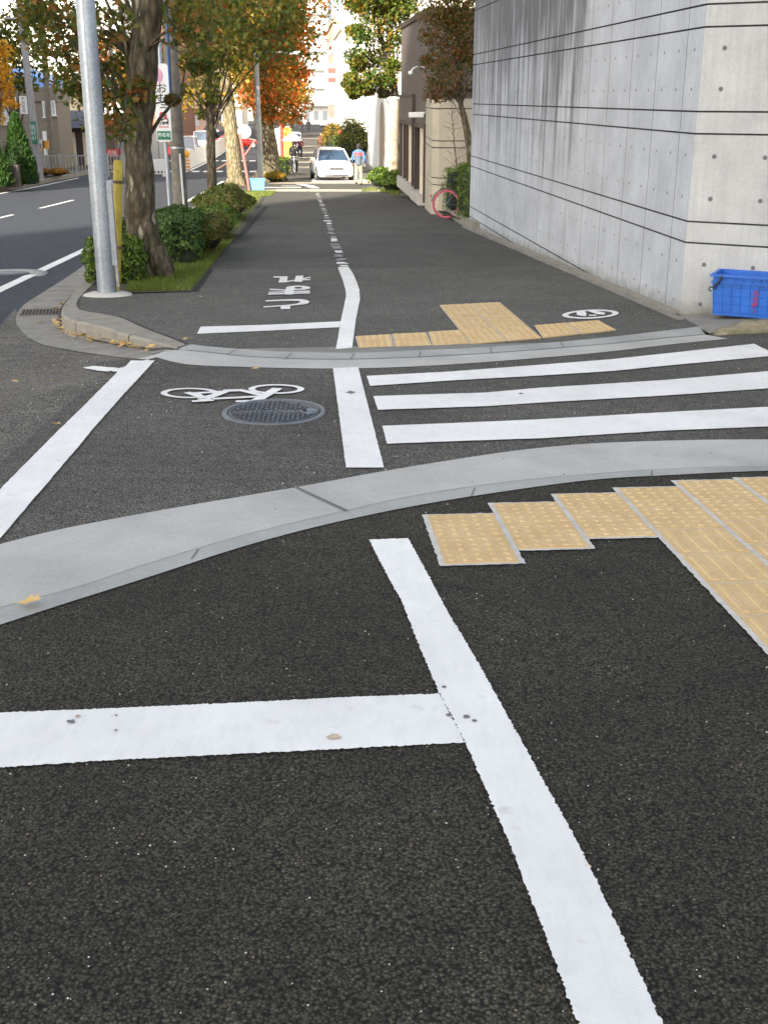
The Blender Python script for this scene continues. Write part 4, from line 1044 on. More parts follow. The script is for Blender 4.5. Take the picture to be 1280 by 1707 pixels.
# yellow tree at the left edge, conifers
b = Vector((at(16, 300, 50).x, 50, g(50)))
b = Vector((at(14, 300, 52).x, 52, g(52)))
ex = [loc(a, c_, 52, b)+(r,) for a, c_, r in ((5, 90, .3), (12, 115, .4), (5, 140, .45), (15, 150, .3), (8, 170, .4), (25, 175, .25), (0, 110, .4), (-5, 185, .3), (0, 200, .3))]
tree('ginkgo_tree', 'small yellow leaved tree with crooked pale trunk at the left edge', b, [(0, 0, -.1), (-.15, 0, 1.0), (-.35, 0, 2.0), (-.1, 0, 2.9), (-.1, 0, 4.8)], [.13, .12, .10, .09, .05], (-.1, 0, 4.6), (.7, .7, 1.7), 2600, .13, L_ginkgo, 16, .4, 9, 4, 6, bark=BARK2, extra=ex)
def conifer(base, h, r, label, seed):
    rg = np.random.RandomState(seed); t = thing('conifer', label, 'conifer', base)
    MB().tube([(0, 0, 0), (0, 0, h*.9)], [.06, .02], 8).build('trunk', BARK, t)
    n = 7000; z = rg.rand(n)**1.35; a = rg.rand(n)*2*math.pi
    prof = (1-z)**.72*(.55+.45*np.minimum(1, z*6+.4)); rr_ = r*prof*(.72+.34*rg.rand(n))*(1+.12*np.sin(a*5+z*20))
    c = np.stack([rr_*np.cos(a), rr_*np.sin(a), .08+z*(h-.1)], 1)
    up = rg.normal(size=(n, 3))*.35+np.stack([np.cos(a)*.5, np.sin(a)*.5, np.ones(n)], 1); up /= np.linalg.norm(up, axis=1)[:, None]
    sd = np.cross(up, rg.normal(size=(n, 3))); sd /= np.linalg.norm(sd, axis=1)[:, None]
    s = .12*(.6+.8*rg.rand(n))[:, None]
    v = np.stack([c-sd*s*.28, c+sd*s*.28, c+up*s*1.2], 1)
    leafmesh('foliage', v.reshape(-1, 3), 3, L_conifer, t)
    mb = MB().lathe([(r*.82, .12), (r*.74, h*.3), (r*.45, h*.62), (.02, h*.93)], n=14); mb.build('dark_core', L_core, t)  # solid dark core added inside the cone against see-through
    return t
cb = Vector((at(36, 296, 50).x, 50, g(50)))
zz = zat(32, 190, 50)-cb.z
conifer(cb, zz, .72, 'tall cone shaped conifer on the opposite pavement', 3)
cb2 = Vector((at(-4, 296, 48).x, 48, g(48)))
conifer(cb2, zat(0, 238, 48)-cb2.z, .62, 'shorter conifer half cut off by the left photo edge', 4)
q = Vector((at(24, 300, 48.6).x, 48.6, g(48.6)))
t = thing('planter_box', 'dark brown box standing in front of the tall conifer', 'box', q, ROT)
MB().box((0, 0, .42), (.5, .4, .84)).box((0, 0, .86), (.54, .44, .05)).build('box', BROWNF, t, bevel=.01)
# hedges and shrubs
def shrub(name, label, base, rad, n, size, mat, seed, box=False, group=None, rz=0, cat='shrub', lump=.12, shape=4, corefac=.80):
    rg = np.random.RandomState(seed); t = thing(name, label, cat, base, rz, group); R_ = np.array(rad)
    d = rg.normal(size=(n, 3)); d[:, 2] = np.abs(d[:, 2])*1.0-.25*(rg.rand(n) < .4)
    if box:
        d = rg.uniform(-1, 1, (n, 3)); ax = rg.choice([0, 1, 2], n, p=[.3, .35, .35]); sg = np.sign(rg.uniform(-1, 1, n)); sg[ax == 2] = 1
        d[np.arange(n), ax] = sg; q = (np.abs(d)**5).sum(1)**(1/5); d /= q[:, None]
    else: d /= np.linalg.norm(d, axis=1)[:, None]
    l = 1+lump*(np.sin(d[:, 0]*5.3+seed)+np.sin(d[:, 1]*6.1+seed*2)+np.sin(d[:, 2]*7+seed))*.6
    r = l*(1.02-.32*rg.rand(n)**1.6)
    sp_ = rg.rand(n) < .05; r[sp_] *= 1+.12*rg.rand(sp_.sum())
    c = d*R_*r[:, None]; c[:, 2] = (c[:, 2]+R_[2])*1.0
    if not box: c[:, 2] = c[:, 2]*.98
    c[:, 2] = np.maximum(.02, c[:, 2])
    nrm = rg.normal(size=(n, 3))*.8+d; nrm /= np.linalg.norm(nrm, axis=1)[:, None]
    a = np.cross(nrm, rg.normal(size=(n, 3))); a /= np.linalg.norm(a, axis=1)[:, None]; b = np.cross(nrm, a); s = (size*(.6+.8*rg.rand(n)))[:, None]
    v = np.stack([c-a*s*.5, c-b*s*.28+nrm*s*.1, c+a*s*.55, c+b*s*.28+nrm*s*.1], 1)
    leafmesh('foliage', v.reshape(-1, 3), 4, mat, t)
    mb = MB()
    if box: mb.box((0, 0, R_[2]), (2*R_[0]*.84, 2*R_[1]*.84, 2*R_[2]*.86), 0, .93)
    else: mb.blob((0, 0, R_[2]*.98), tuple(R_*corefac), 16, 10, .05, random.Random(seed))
    mb.build('dark_core', L_core, t, bevel=.06 if box else 0)  # solid near-black core added to block the view through the leaves
    sm = MB(); rr = random.Random(seed)
    for k in range(7):
        x, y = rr.uniform(-.5, .5)*R_[0], rr.uniform(-.5, .5)*R_[1]; sm.tube([(x*.7, y*.7, -.02), (x, y, R_[2]*.6)], .012, 5)
    sm.build('stems', BARK, t)
    return t
def shrub_px(x0, x1, ytop, ybot, depth, label, mat, seed, n=2600, size=.05, box=False, name='shrub', zoff=0):
    c = P((x0+x1)/2, ybot, zf); d = c.y+depth; xl, xr = at(x0, ybot, d).x, at(x1, ybot, d).x
    h = zat((x0+x1)/2, ytop, d)-g(d)
    return shrub(name, label, Vector(((xl+xr)/2, d, g(d)+.02)), ((xr-xl)/2, depth, h/2), n, size, mat, seed, box, rz=ROT)
shrub_px(151, 243, 401, 476, .30, 'low bright green shrub at the foot of the steel pole', L_bright, 1, 5200, .048, True)
shrub_px(198, 222, 364, 445, .4, 'small dark shrub peeping out left of the big trunk', L_hedge, 12, 1500, .05)
shrub_px(258, 338, 357, 446, .9, 'dark glossy shrub just right of the big trunk', L_hedge, 2, 6500, .055, True)
shrub_px(305, 384, 352, 432, 1.0, 'reddish brown shrub beside the footway edge', L_rust, 5, 5500, .055, False)
shrub_px(318, 402, 345, 408, 1.4, 'flat topped shrub with yellow green top around the slim trunk', L_bright, 6, 5500, .06, False)
shrub_px(332, 422, 312, 374, 1.6, 'round olive shrub at the end of the planting strip', L_rust, 7, 6000, .07, False)
shrub_px(451, 482, 263, 293, 1.0, 'trimmed green shrub near the fiery orange tree', L_bright, 8, 2400, .09, True)
for i, (a, b_, c_) in enumerate(((60, 84, 'left clump of orange shrubs below the pale fence'), (84, 112, 'right clump of orange shrubs below the pale fence'))):
    q = Vector((at((a+b_)/2, 296, 60).x, 60, g(60)+.04)); shrub('autumn_shrub', c_, q, (.42*(b_-a)/24, .5, .22), 900, .10, L_rustgrass, 30+i)
# grass
def grass(poly, n, seed, h=.06):
    rg = np.random.RandomState(seed); pts = [Vector((p[0], p[1])) for p in poly]
    xs = [p.x for p in pts]; ys = [p.y for p in pts]; out = []
    def inside(x, y):
        c = False; j = len(pts)-1
        for i in range(len(pts)):
            if (pts[i].y > y) != (pts[j].y > y) and x < (pts[j].x-pts[i].x)*(y-pts[i].y)/(pts[j].y-pts[i].y)+pts[i].x: c = not c
            j = i
        return c
    while len(out) < n:
        x, y = rg.uniform(min(xs), max(xs)), rg.uniform(min(ys), max(ys))
        if inside(x, y) and math.sin(x*7+y*2)+math.sin(y*3-x*5)+rg.uniform(-1.5, 2.5) > -.3: out.append((x, y, g(y)+.018))
    c = np.array(out); a = rg.rand(n)*6.283; sd = np.stack([np.cos(a), np.sin(a), np.zeros(n)], 1)*.007; up = np.stack([rg.normal(0, .35, n), rg.normal(0, .35, n), np.ones(n)], 1)*(h*(.4+.9*rg.rand(n)))[:, None]
    v = np.stack([c-sd, c+sd, c+up], 1); o = leafmesh('grass', v.reshape(-1, 3), 3, L_grass); o['kind'] = 'stuff'; return o
grass(px([(212, 489), (318, 486), (350, 447), (394, 395), (380, 395), (300, 440), (215, 468)], zf), 16000, 3, .05)
grass([UR(-2.2, 18), UR(-1.25, 16), UR(-1.15, 44), UR(-2.3, 44)], 9000, 4, .06)
grass([UR(-1.6, 40), UR(-.9, 40), UR(-.75, 43.8), UR(-1.6, 43.8)], 2500, 6, .07)
grass([UR(-14.3, 42), UR(-12.5, 42), UR(-12.5, 56), UR(-14.3, 56)], 5000, 5, .09)
for pts_, s_ in ((px([(600, 320), (662, 318), (664, 328), (620, 316)], zf), 7),): grass(pts_, 1500, s_, .12)
# fallen leaves, each one a thing
lf = random.Random(11)
def fallen(p, s, k):
    mb = MB(); prof = [(-.5, -.02), (-.2, -.28), (.05, -.5), (.15, -.22), (.5, -.3), (.42, -.05), (.6, .02), (.4, .1), (.45, .32), (.12, .22), (0, .5), (-.22, .25), (-.5, .03)]
    cu = lf.uniform(.1, .35)
    vs = [(0, 0, 0)]+[(a*s, b*s, s*cu*abs(b)+s*.1*lf.random()) for a, b in prof]
    mb.add(vs, [(0, i, i % 13+1) for i in range(1, 14)], True); mb.tube([(-.48*s, 0, s*.05), (-.8*s, s*.1, s*.12)], s*.02, 4)
    o = mb.build('fallen_leaf', L_fallen); o.location = p; o.rotation_euler = (lf.uniform(-.3, .3), lf.uniform(-.3, .3), lf.uniform(0, 6.3)); return o
o = fallen(P(52, 1018)+Vector((0, 0, .035)), .085, 0); tag(o, 'large crumpled tan leaf on the near concrete apron', 'leaf')
for a, b, lab in ((312, 571, 'tan leaf lying at the lower end of the raised kerb'), (248, 572, 'pale leaf lying in the gutter alone before the kerb'), (68, 541, 'pale leaf on the gutter left of the leaf heap'), (92, 641, 'brown leaf lying on the worn asphalt'), (26, 642, 'light brown leaf on the worn asphalt at the left edge'), (95, 715, 'reddish leaf beside the slanting cycle lane line'), (335, 499, 'yellow green leaf on the far footway near the grass'), (427, 621, 'small red leaf above the bicycle symbol')):
    o = fallen(P(a, b, zf if b in (499,) or a == 312 else zr)+Vector((0, 0, .03)), .075 if b < 600 else .06, 1); tag(o, lab, 'leaf')
k = 0
for i in range(46):
    t_ = lf.random()**.8; e = FOOT[int(t_*(len(FOOT)-1)*.62)+int(len(FOOT)*.28)]
    q = PV(e.x, e.y)+PV(-.6, -1).normalized()*lf.uniform(.02, .13)
    tag(fallen(Vector((q.x, q.y, zr(q.x, q.y)+.03+lf.random()*.03)), lf.uniform(.05, .085), 2), 'yellow leaf in the heap blown against the foot of the raised kerb', 'leaf', 'yellow leaves heaped along the kerb')
# ------------------------------------------------------------------ buildings
def winpane(t, w, h, loc_, rz, frame, glass, sill=True, mull=1, proto={}):
    "a window as a part: frame with its pane as sub-part"
    key = (round(w, 2), round(h, 2), frame.name, glass.name, mull)
    if key not in proto:
        f = MB(); e = .06
        for a, b, c, d in ((0, h/2-e/2, w, e), (0, -h/2+e/2, w, e)): f.box((a, -.02, b), (c, .08, d))
        for a in (-w/2+e/2, w/2-e/2): f.box((a, -.02, 0), (e, .08, h-2*e))
        for k in range(mull): f.box((-w/2+w*(k+1)/(mull+1), -.015, 0), (.04, .06, h-2*e))
        if sill: f.box((0, -.06, -h/2-.03), (w+.12, .14, .05))
        fo = f.build('window', frame); po = MB().box((0, .0, 0), (w-2*e, .03, h-2*e)).build('pane', glass, fo)
        proto[key] = (fo.data, po.data); bpy.data.objects.remove(po); bpy.data.objects.remove(fo)
    a = bpy.data.objects.new('window', proto[key][0]); b = bpy.data.objects.new('pane', proto[key][1])
    col.objects.link(a); col.objects.link(b); b.parent = a; a.parent = t; a.location = loc_; a.rotation_euler = (0, 0, rz); return a
GL_SKY = M('sky_washed_window', (.45, .48, .5), .3, 0, .1); ALU = M('aluminium', (.5, .5, .5), .4, .5)  # sky reflection and washed-out distance are put into the pane colour
def block(name, label, u, v, w, d, h, wall, z0=None, win=(0, 0), wsize=(1.2, 1.1), front=True, side=None, balc=False, cat='building', rz=ROT, frame=None, glass=None, group=None, parapet=None, roof='flat', hseed=0, first=1.2):
    "u,v is the corner nearest the viewer on the street side; w runs away from the street (sign), d runs along the street"
    b = S(u, v); z0 = b.z-.3 if z0 is None else z0
    t = thing(name, label, cat, (b.x, b.y, z0), rz, group)
    mb = MB(); mb.box((w/2, d/2, h/2), (abs(w), d, h)); 
    mb.build('wall', wall, t)
    pm = MB()
    for a, c, e, f in ((w/2, -.02, abs(w)+.3, .3), (w/2, d+.02, abs(w)+.3, .3), (-.02*math.copysign(1, w), d/2, .3, d-.26), (w+.02*math.copysign(1, w), d/2, .3, d-.26)): pm.box((a, c, h+.12), (e, f, .42))
    pm.build('parapet', parapet or wall, t)
    nf = max(1, int((h-.6)/2.9)); fr = frame or ALU; gl = glass or DKGL
    for k in range(nf):
        z = first+.6+k*2.9
        if z+.8 > h: continue
        if front and win[0]:
            for i in range(win[0]): winpane(t, wsize[0], wsize[1], (w*(i+.5)/win[0], -.03, z), 0, fr, gl)
            if balc and k:
                bm2 = MB(); bm2.box((w/2, -.55, z-1.2), (abs(w)*.94, 1.1, .14)); bm2.box((w/2, -1.07, z-.68), (abs(w)*.94, .08, .92)); bm2.build('balcony', parapet or wall, t)
        if win[1]:
            x = -.03*math.copysign(1, w)
            for i in range(win[1]): winpane(t, wsize[0], wsize[1], (x, d*(i+.5)/win[1], z), -math.copysign(R(90), w), fr, gl)
            if balc and k:
                bm2 = MB(); s_ = -math.copysign(1, w); bm2.box((s_*.55, d/2, z-1.2), (1.1, d*.94, .14)); bm2.box((s_*1.07, d/2, z-.68), (.08, d*.94, .92)); bm2.build('balcony', parapet or wall, t)
    return t
WB = M('white_render', (.84, .82, .76), .8, var=.06); CREAM = M('cream_render', (.72, .63, .48), .8, var=.08); PINKB = M('pink_tile', (.50, .32, .25), .8); GREYB = M('grey_tile', (.5, .48, .45), .8)
BRICK = M('brown_brick', (.30, .15, .09), .85, var=.25, scale=12); HOUSEW = M('brown_grey_render', (.19, .165, .13), .85, var=.06)
BROWNW = M('brown_metal_cladding', (.075, .055, .046), .55, .0, .08, 3); BROWNL = M('grey_brown_cladding', (.115, .093, .08), .6, .0, .05, 3)
# unseen towers behind the viewer and beside the road, sized to shade this corner
d_ = Vector((math.sin(SUN_AZ), math.cos(SUN_AZ)))
k1 = PV(-3.9, 34.5)-PV(*d_)*((34.5+72)/d_.y)
t = thing('apartment_tower', 'unseen tall tower block behind the viewer, sized for its shadow', 'building', (k1.x, -72, 2))
Wt, Ht = 42, 58
MB().box((Wt/2, -7, Ht/2), (Wt, 14, Ht)).build('wall', GREYB, t)
sm_ = MB()
for kf in range(18): sm_.box((Wt/2, .06, 3+kf*3), (Wt*.92, .16, 1.4))
sm_.build('window_band', DKGL, t)
block('shade_block', 'unseen grey block across the road, sized for its shadow', -22.2, 30, -24, 22, 20, GREYB, win=(7, 7), balc=False)
# right: brown shop building
nb = S(3.66, 33.2); zt1 = zat(711, 20, nb.y)-nb.z; ft = S(3.66, 41.3); 
t = thing('shop_building', 'brown metal clad shop building beyond the maple on the right', 'building', (nb.x, nb.y, nb.z-.2), ROT)
zt2 = zat(671, 46, 41.3)-nb.z
mb = MB(); mb.mats = [BROWNW, BROWNL]
Lb = 8.1; Wb = 9
z0 = .78
pr = [(0, 0, z0), (Wb, 0, z0), (Wb, Lb, z0), (0, Lb, z0), (0, 0, zt1+.2), (Wb, 0, zt1+.2), (Wb, Lb, zt2+.2), (0, Lb, zt2+.2)]
zc = zat(690, 203, 37)-nb.z+.2
pr2 = [(x, y, zc if z == z0 else z) for x, y, z in pr]
mb.cur = 0; mb.add(pr2, [(0, 1, 5, 4), (1, 2, 6, 5), (2, 3, 7, 6), (4, 5, 6, 7), (3, 2, 1, 0)], False)
mb.cur = 1; mb.add(pr2, [(3, 0, 4, 7)], False)
mb.cur = 0; mb.box((Wb/2+.2, Lb/2, zc/2-.01), (Wb-.4, Lb-.3, zc-.02))
mb.build('wall', None, t)
e = MB()
e.box((-.03, Lb/2, zt1+.18), (.10, .02, .02))
e.add([(-.05, -.05, zt1+.16), (Wb, -.05, zt1+.16), (Wb, .1, zt1+.30), (-.05, .1, zt1+.30), (-.05, Lb, zt2+.16), (-.05, Lb, zt2+.32), (-.05, -.05, zt1+.30), (.1, Lb, zt2+.32)], [(0, 1, 2, 6), (0, 6, 5, 4), (6, 2, 7, 5)], False); e.build('roof_edge', BROWNF, t)
e = MB(); zf1 = zat(690, 160, 37)-nb.z+.2
e.box((-.03, 5.6, (zf1+zc)/2+.0), (.10, 4.6, zf1-zc)); e.build('fascia', BROWNL, t, bevel=.01)
e = MB(); e.box((-.04, 5.6, zf1+.02), (.14, 4.7, .05)); e.box((-.04, 3.26, (zf1+.6)/2), (.12, .07, zf1-.5)); e.build('trim', BROWNF, t)
e = MB()
for y in (7.85, 3.4, 5.4, 6.6, .25, 2.9): e.box((.02, y, zc/2+.15), (.16, .16 if y != 7.85 else .34, zc-.3))
e.box((.02, 4.1, zc-.06), (.16, 8, .12)); e.build('frame', BROWNF, t)
e = MB(); e.box((-.02, 5.7, .38), (.24, 4.8, .36)); e.box((-.03, 1.6, .34), (.30, 2.4, .28)); e.build('plinth', C_pale, t, bevel=.01)
e = MB()
for y, w_ in ((4.4, 1.9), (6.0, 1.1), (7.2, 1.1)): e.box((.10, y, zc/2+.2), (.03, w_, zc-.5))
e.build('shop_window', M('shop_glass', (.10, .09, .08), .08, .3, spec=1), t)
e = MB(); e.box((.03, 4.9, zc/2+.22), (.10, .30, zc-.5)); e.box((.0, 1.15, zc/2+.22), (.10, .35, zc-.5)); e.box((.0, 6.9, zc/2+.22), (.08, .25, zc-.5)); e.build('blind', CREAM, t)
e = MB(); e.box((-.25, .5, zc+.25), (.42, .22, .14)); e.tube([(0, .5, zc+.3), (-.2, .5, zc+.3)], .03, 6); e.build('wall_lamp', WHITE, t, bevel=.03)
e = MB(); zz = zat(703, 112, nb.y)-nb.z+.2; e.tube([(0, .8, zz), (-.2, .7, zz+.03), (-.34, .5, zz-.02), (-.42, .4, zz-.12)], .025, 6); e.blob((-.43, .38, zz-.14), (.07, .09, .06)); e.build('camera_arm', WHITE, t)
t = thing('house', 'beige sloped roof house rising behind the brown shop', 'house', (3.2, 52, g(52)), ROT)
MB().box((6, 4, 4.2), (12, 8, 8.4)).build('wall', CREAM, t)
MB().add([(-.5, -.5, 8.2), (12.5, -.5, 8.2), (12.5, 8.5, 8.2), (-.5, 8.5, 8.2), (6, -.5, 11), (6, 8.5, 11)], [(0, 1, 4), (1, 2, 5, 4), (2, 3, 5), (3, 0, 4, 5), (0, 3, 2, 1)], False).build('roof', PINKB, t)
winpane(t, 1.6, 1.2, (2.2, -.03, 6.6), 0, ALU, DKGL); winpane(t, 1.6, 1.2, (5.2, -.03, 6.6), 0, ALU, DKGL)
# beige grooved wall beside the shop
p0 = S(3.34, 29.2); ztop = zat(740, 165, 29.2)
t = thing('garden_wall', 'beige grooved concrete wall between hedge and brown shop', 'wall', (p0.x, p0.y, p0.z-.2), 0)
Hw = ztop-p0.z+.2; poly = [(-.03, 3.4), (.02, .3), (.18, 0), (6, 0), (6, 3.4)]
mb = MB(); mb.mats = [C_beige, M('groove_dark')]
js = sorted([zat(750, y, 29.2)-p0.z+.2 for y in (181, 235, 246.5, 297, 308.5)])
zz_ = [0]+js+[Hw]; inn = [(x+(.02 if x < 5 else -.02), y+.02) for x, y in poly]
for k in range(len(zz_)-1):
    a, b = zz_[k]+(.012 if k else 0), zz_[k+1]-(.012 if k < len(zz_)-2 else 0); mb.cur = 0; mb.prism(poly, a, b)
    if k < len(zz_)-2: mb.cur = 1; mb.prism(inn, b-.001, b+.025)
mb.build('wall_body', None, t)
MB().box((1.07, -.006, Hw/2), (.02, .01, Hw*.98)).build('joint', M('groove_dark'), t)
# planted bed at the end of the big wall
bq = [PV(*P(a, b, zf)[:2]) for a, b in ((722, 346), (786, 386))]
strip = MB(); rows = []
for k in range(6):
    q = bq[0].lerp(bq[1], k/5); rows.append([(q.x, q.y, g(q.y)-.1), (q.x+.02, q.y, g(q.y)+.18), (q.x+.2, q.y+.02, g(q.y)+.18), (q.x+.2, q.y+.02, g(q.y)-.1)])
tag(strip.loft(rows, False).build('bed_kerb', C_kerb), kind='structure')
sheet('bed_soil', [bq[0]+PV(.15, 0), bq[1]+PV(.15, 0), PV(6, 25), PV(6, 29.2), PV(1.3, 29.2)], M('dark_soil'), .1, zf)
shrub('hedge', 'clipped green hedge against the end of the concrete wall', Vector((2.02, 25.55, g(25.5)+.12)), (.36, .85, .56), 5200, .05, L_bright, 51, True, rz=ROT, cat='hedge')
shrub('hedge', 'smaller clipped hedge behind the pink bicycle', Vector((1.95, 28.3, g(28)+.12)), (.5, .5, .50), 2600, .05, L_bright, 52, True, rz=ROT, cat='hedge')
mbx = Vector((at(787, 300, 27.3).x, 27.3, g(27.3)+.1))
ex = [loc(a, b, 27.3+rng.uniform(-.6, .5), mbx)+(r,) for a, b, r in ((770, 130, .38), (740, 150, .36), (722, 158, .28), (715, 30, .25), (725, 105, .35), (800, 30, .3), (790, 100, .3), (755, 125, .4), (760, 90, .35), (730, 75, .3), (715, 60, .25), (740, 110, .35), (785, 110, .3), (775, 50, .4), (750, 40, .35), (725, 135, .25), (788, 150, .25), (755, 155, .25), (790, 70, .3), (710, 100, .15), (735, 15, .25), (780, 10, .3))]
tr2 = [loc(a, b, 27.3, mbx) for a, b in ((787, 305), (784, 260), (778, 215), (768, 175), (765, 120), (762, 60), (755, -20))]
tree('japanese_maple', 'red brown maple leaning out between beige wall and concrete wall', mbx, tr2, [.10, .085, .08, .06, .05, .04, .02], (tr2[5][0]+.1, 0, tr2[5][2]+.5), (.85, .8, 1.1), 9500, .066, L_maple, 28, .34, 14, 4, 9, extra=ex)
q = Vector((at(762, 300, 28.6).x, 28.6, g(28.6)+.1))
t = thing('sapling', 'thin bare sapling tied to wooden stakes before the beige wall', 'sapling', q)
rr = random.Random(5); mb = MB(); top = loc(752, 172, 28.6, q)
mb.tube([(0, 0, 0), (0, 0, .9), (top[0]*.5, 0, 1.6), top], [.02, .018, .012, .004], 6)
for k in range(26):
    f = rr.uniform(.35, .95); s0 = Vector((top[0]*f, 0, top[2]*f)); mb.tube([s0, s0+Vector((rr.uniform(-.3, .3), rr.uniform(-.15, .15), rr.uniform(.05, .3)))], [.005, .002], 4)
mb.build('stem', BARK, t)
for xx, dx in ((.0, .0), (.10, .22)): MB().tube([(xx, -.05, 1.05), (xx+dx, -.08, 0)], .028, 8).build('stake', M('stake_wood', (.16, .08, .05), .85), t)
# ------------------------------------------------------------------ bicycles
RUB = M('tyre_rubber', (.025, .025, .025), .8); CHR = M('chrome', (.6, .6, .6), .25, .9)
def bicycle(name, label, loc_, rz, tyre, frame_m, rim_m, basket=False):
    t = thing(name, label, 'bicycle', loc_, rz); r = .33
    for x in (-.52, .54):
        wq = MB().ring((x, 0, r), r-.02, .020, 'y', 40, 8).build('wheel', tyre, t)
        MB().ring((x, 0, r), r-.045, .014, 'y', 40, 6).build('rim', rim_m, wq)
        sp = MB()
        for k in range(16): a = k*math.pi/8; sp.tube([(x, .012*(-1)**k, r), (x+(r-.05)*math.cos(a), 0, r+(r-.05)*math.sin(a))], .0016, 3, False)
        sp.tube([(x, -.05, r), (x, .05, r)], .02, 8); sp.build('spokes', CHR, wq)
    f = MB(); bb = Vector((-.05, 0, .28)); st_ = Vector((-.2, 0, .72)); hd = Vector((.36, 0, .78)); hd2 = Vector((.40, 0, .62)); rw = Vector((-.52, 0, r)); fw = Vector((.54, 0, r))
    f.tube([bb, st_], .015, 8).tube([bb, hd2], .018, 8).tube([st_-Vector((-.02, 0, .1)), hd], .015, 8).tube([hd+Vector((-.01, 0, .06)), hd2], .018, 8)
    for s_ in (-.055, .055):
        f.tube([bb+Vector((0, s_*.5, 0)), rw+Vector((0, s_, 0))], .009, 6).tube([st_, rw+Vector((0, s_, 0))], .008, 6).tube([hd2+Vector((0, s_*.7, 0)), fw+Vector((0, s_, 0))], .011, 6)
    f.build('frame', frame_m, t)
    s = MB().tube([(-.2, 0, .7), (-.23, 0, .84)], .012, 8).blob((-.25, 0, .87), (.13, .08, .035)); s.build('saddle', M('saddle_leather', (.05, .035, .03), .6), t)
    h = MB().tube([hd, hd+Vector((-.02, 0, .14))], .012, 8).tube([(.2, -.27, .98), (.3, -.2, 1.0), (.35, 0, .93), (.3, .2, 1.0), (.2, .27, .98)], .011, 8); h.build('handlebar', CHR, t)
    c = MB().ring((-.05, .035, .28), .085, .007, 'y', 20, 6).tube([(-.05, .05, .28), (.05, .07, .16)], .01, 6).tube([(-.05, -.05, .28), (-.15, -.07, .40)], .01, 6).box((.06, .11, .15), (.09, .08, .02)).box((-.16, -.11, .41), (.09, .08, .02)); c.build('crank', CHR, t)
    g_ = MB()
    for x in (-.52, .54): g_.tube([(x+(r+.02)*math.cos(R(a)), 0, r+(r+.02)*math.sin(R(a))) for a in range(20, 171, 15)], .014, 6)
    g_.build('mudguard', frame_m, t)
    l = MB().blob((-.88, 0, .52), (.02, .035, .035)); l.build('reflector', RED, t)
    if basket:
        b = MB()
        for z in (.82, .9, .98): b.tube([(.42, -.16, z), (.72, -.18, z), (.72, .18, z), (.42, .16, z), (.42, -.16, z)], .006, 4)
        for k in range(7): b.tube([(.42+.05*k, -.165, .8), (.42+.05*k, -.165, .98)], .004, 4).tube([(.42+.05*k, .165, .8), (.42+.05*k, .165, .98)], .004, 4)
        b.build('basket', CHR, t)
    return t
PINK = M('pink_rim', (.62, .14, .18), .5, var=.08)
wc = P(744, 367, zf)
bicycle('bicycle', 'pink wheeled bicycle parked half behind the clipped hedge', Vector((wc.x+.52, wc.y+.33, g(wc.y+.33)+.02)), R(6), M('pink_tyre', (.42, .10, .13), .6), M('dark_frame', (.05, .05, .05), .4), PINK)
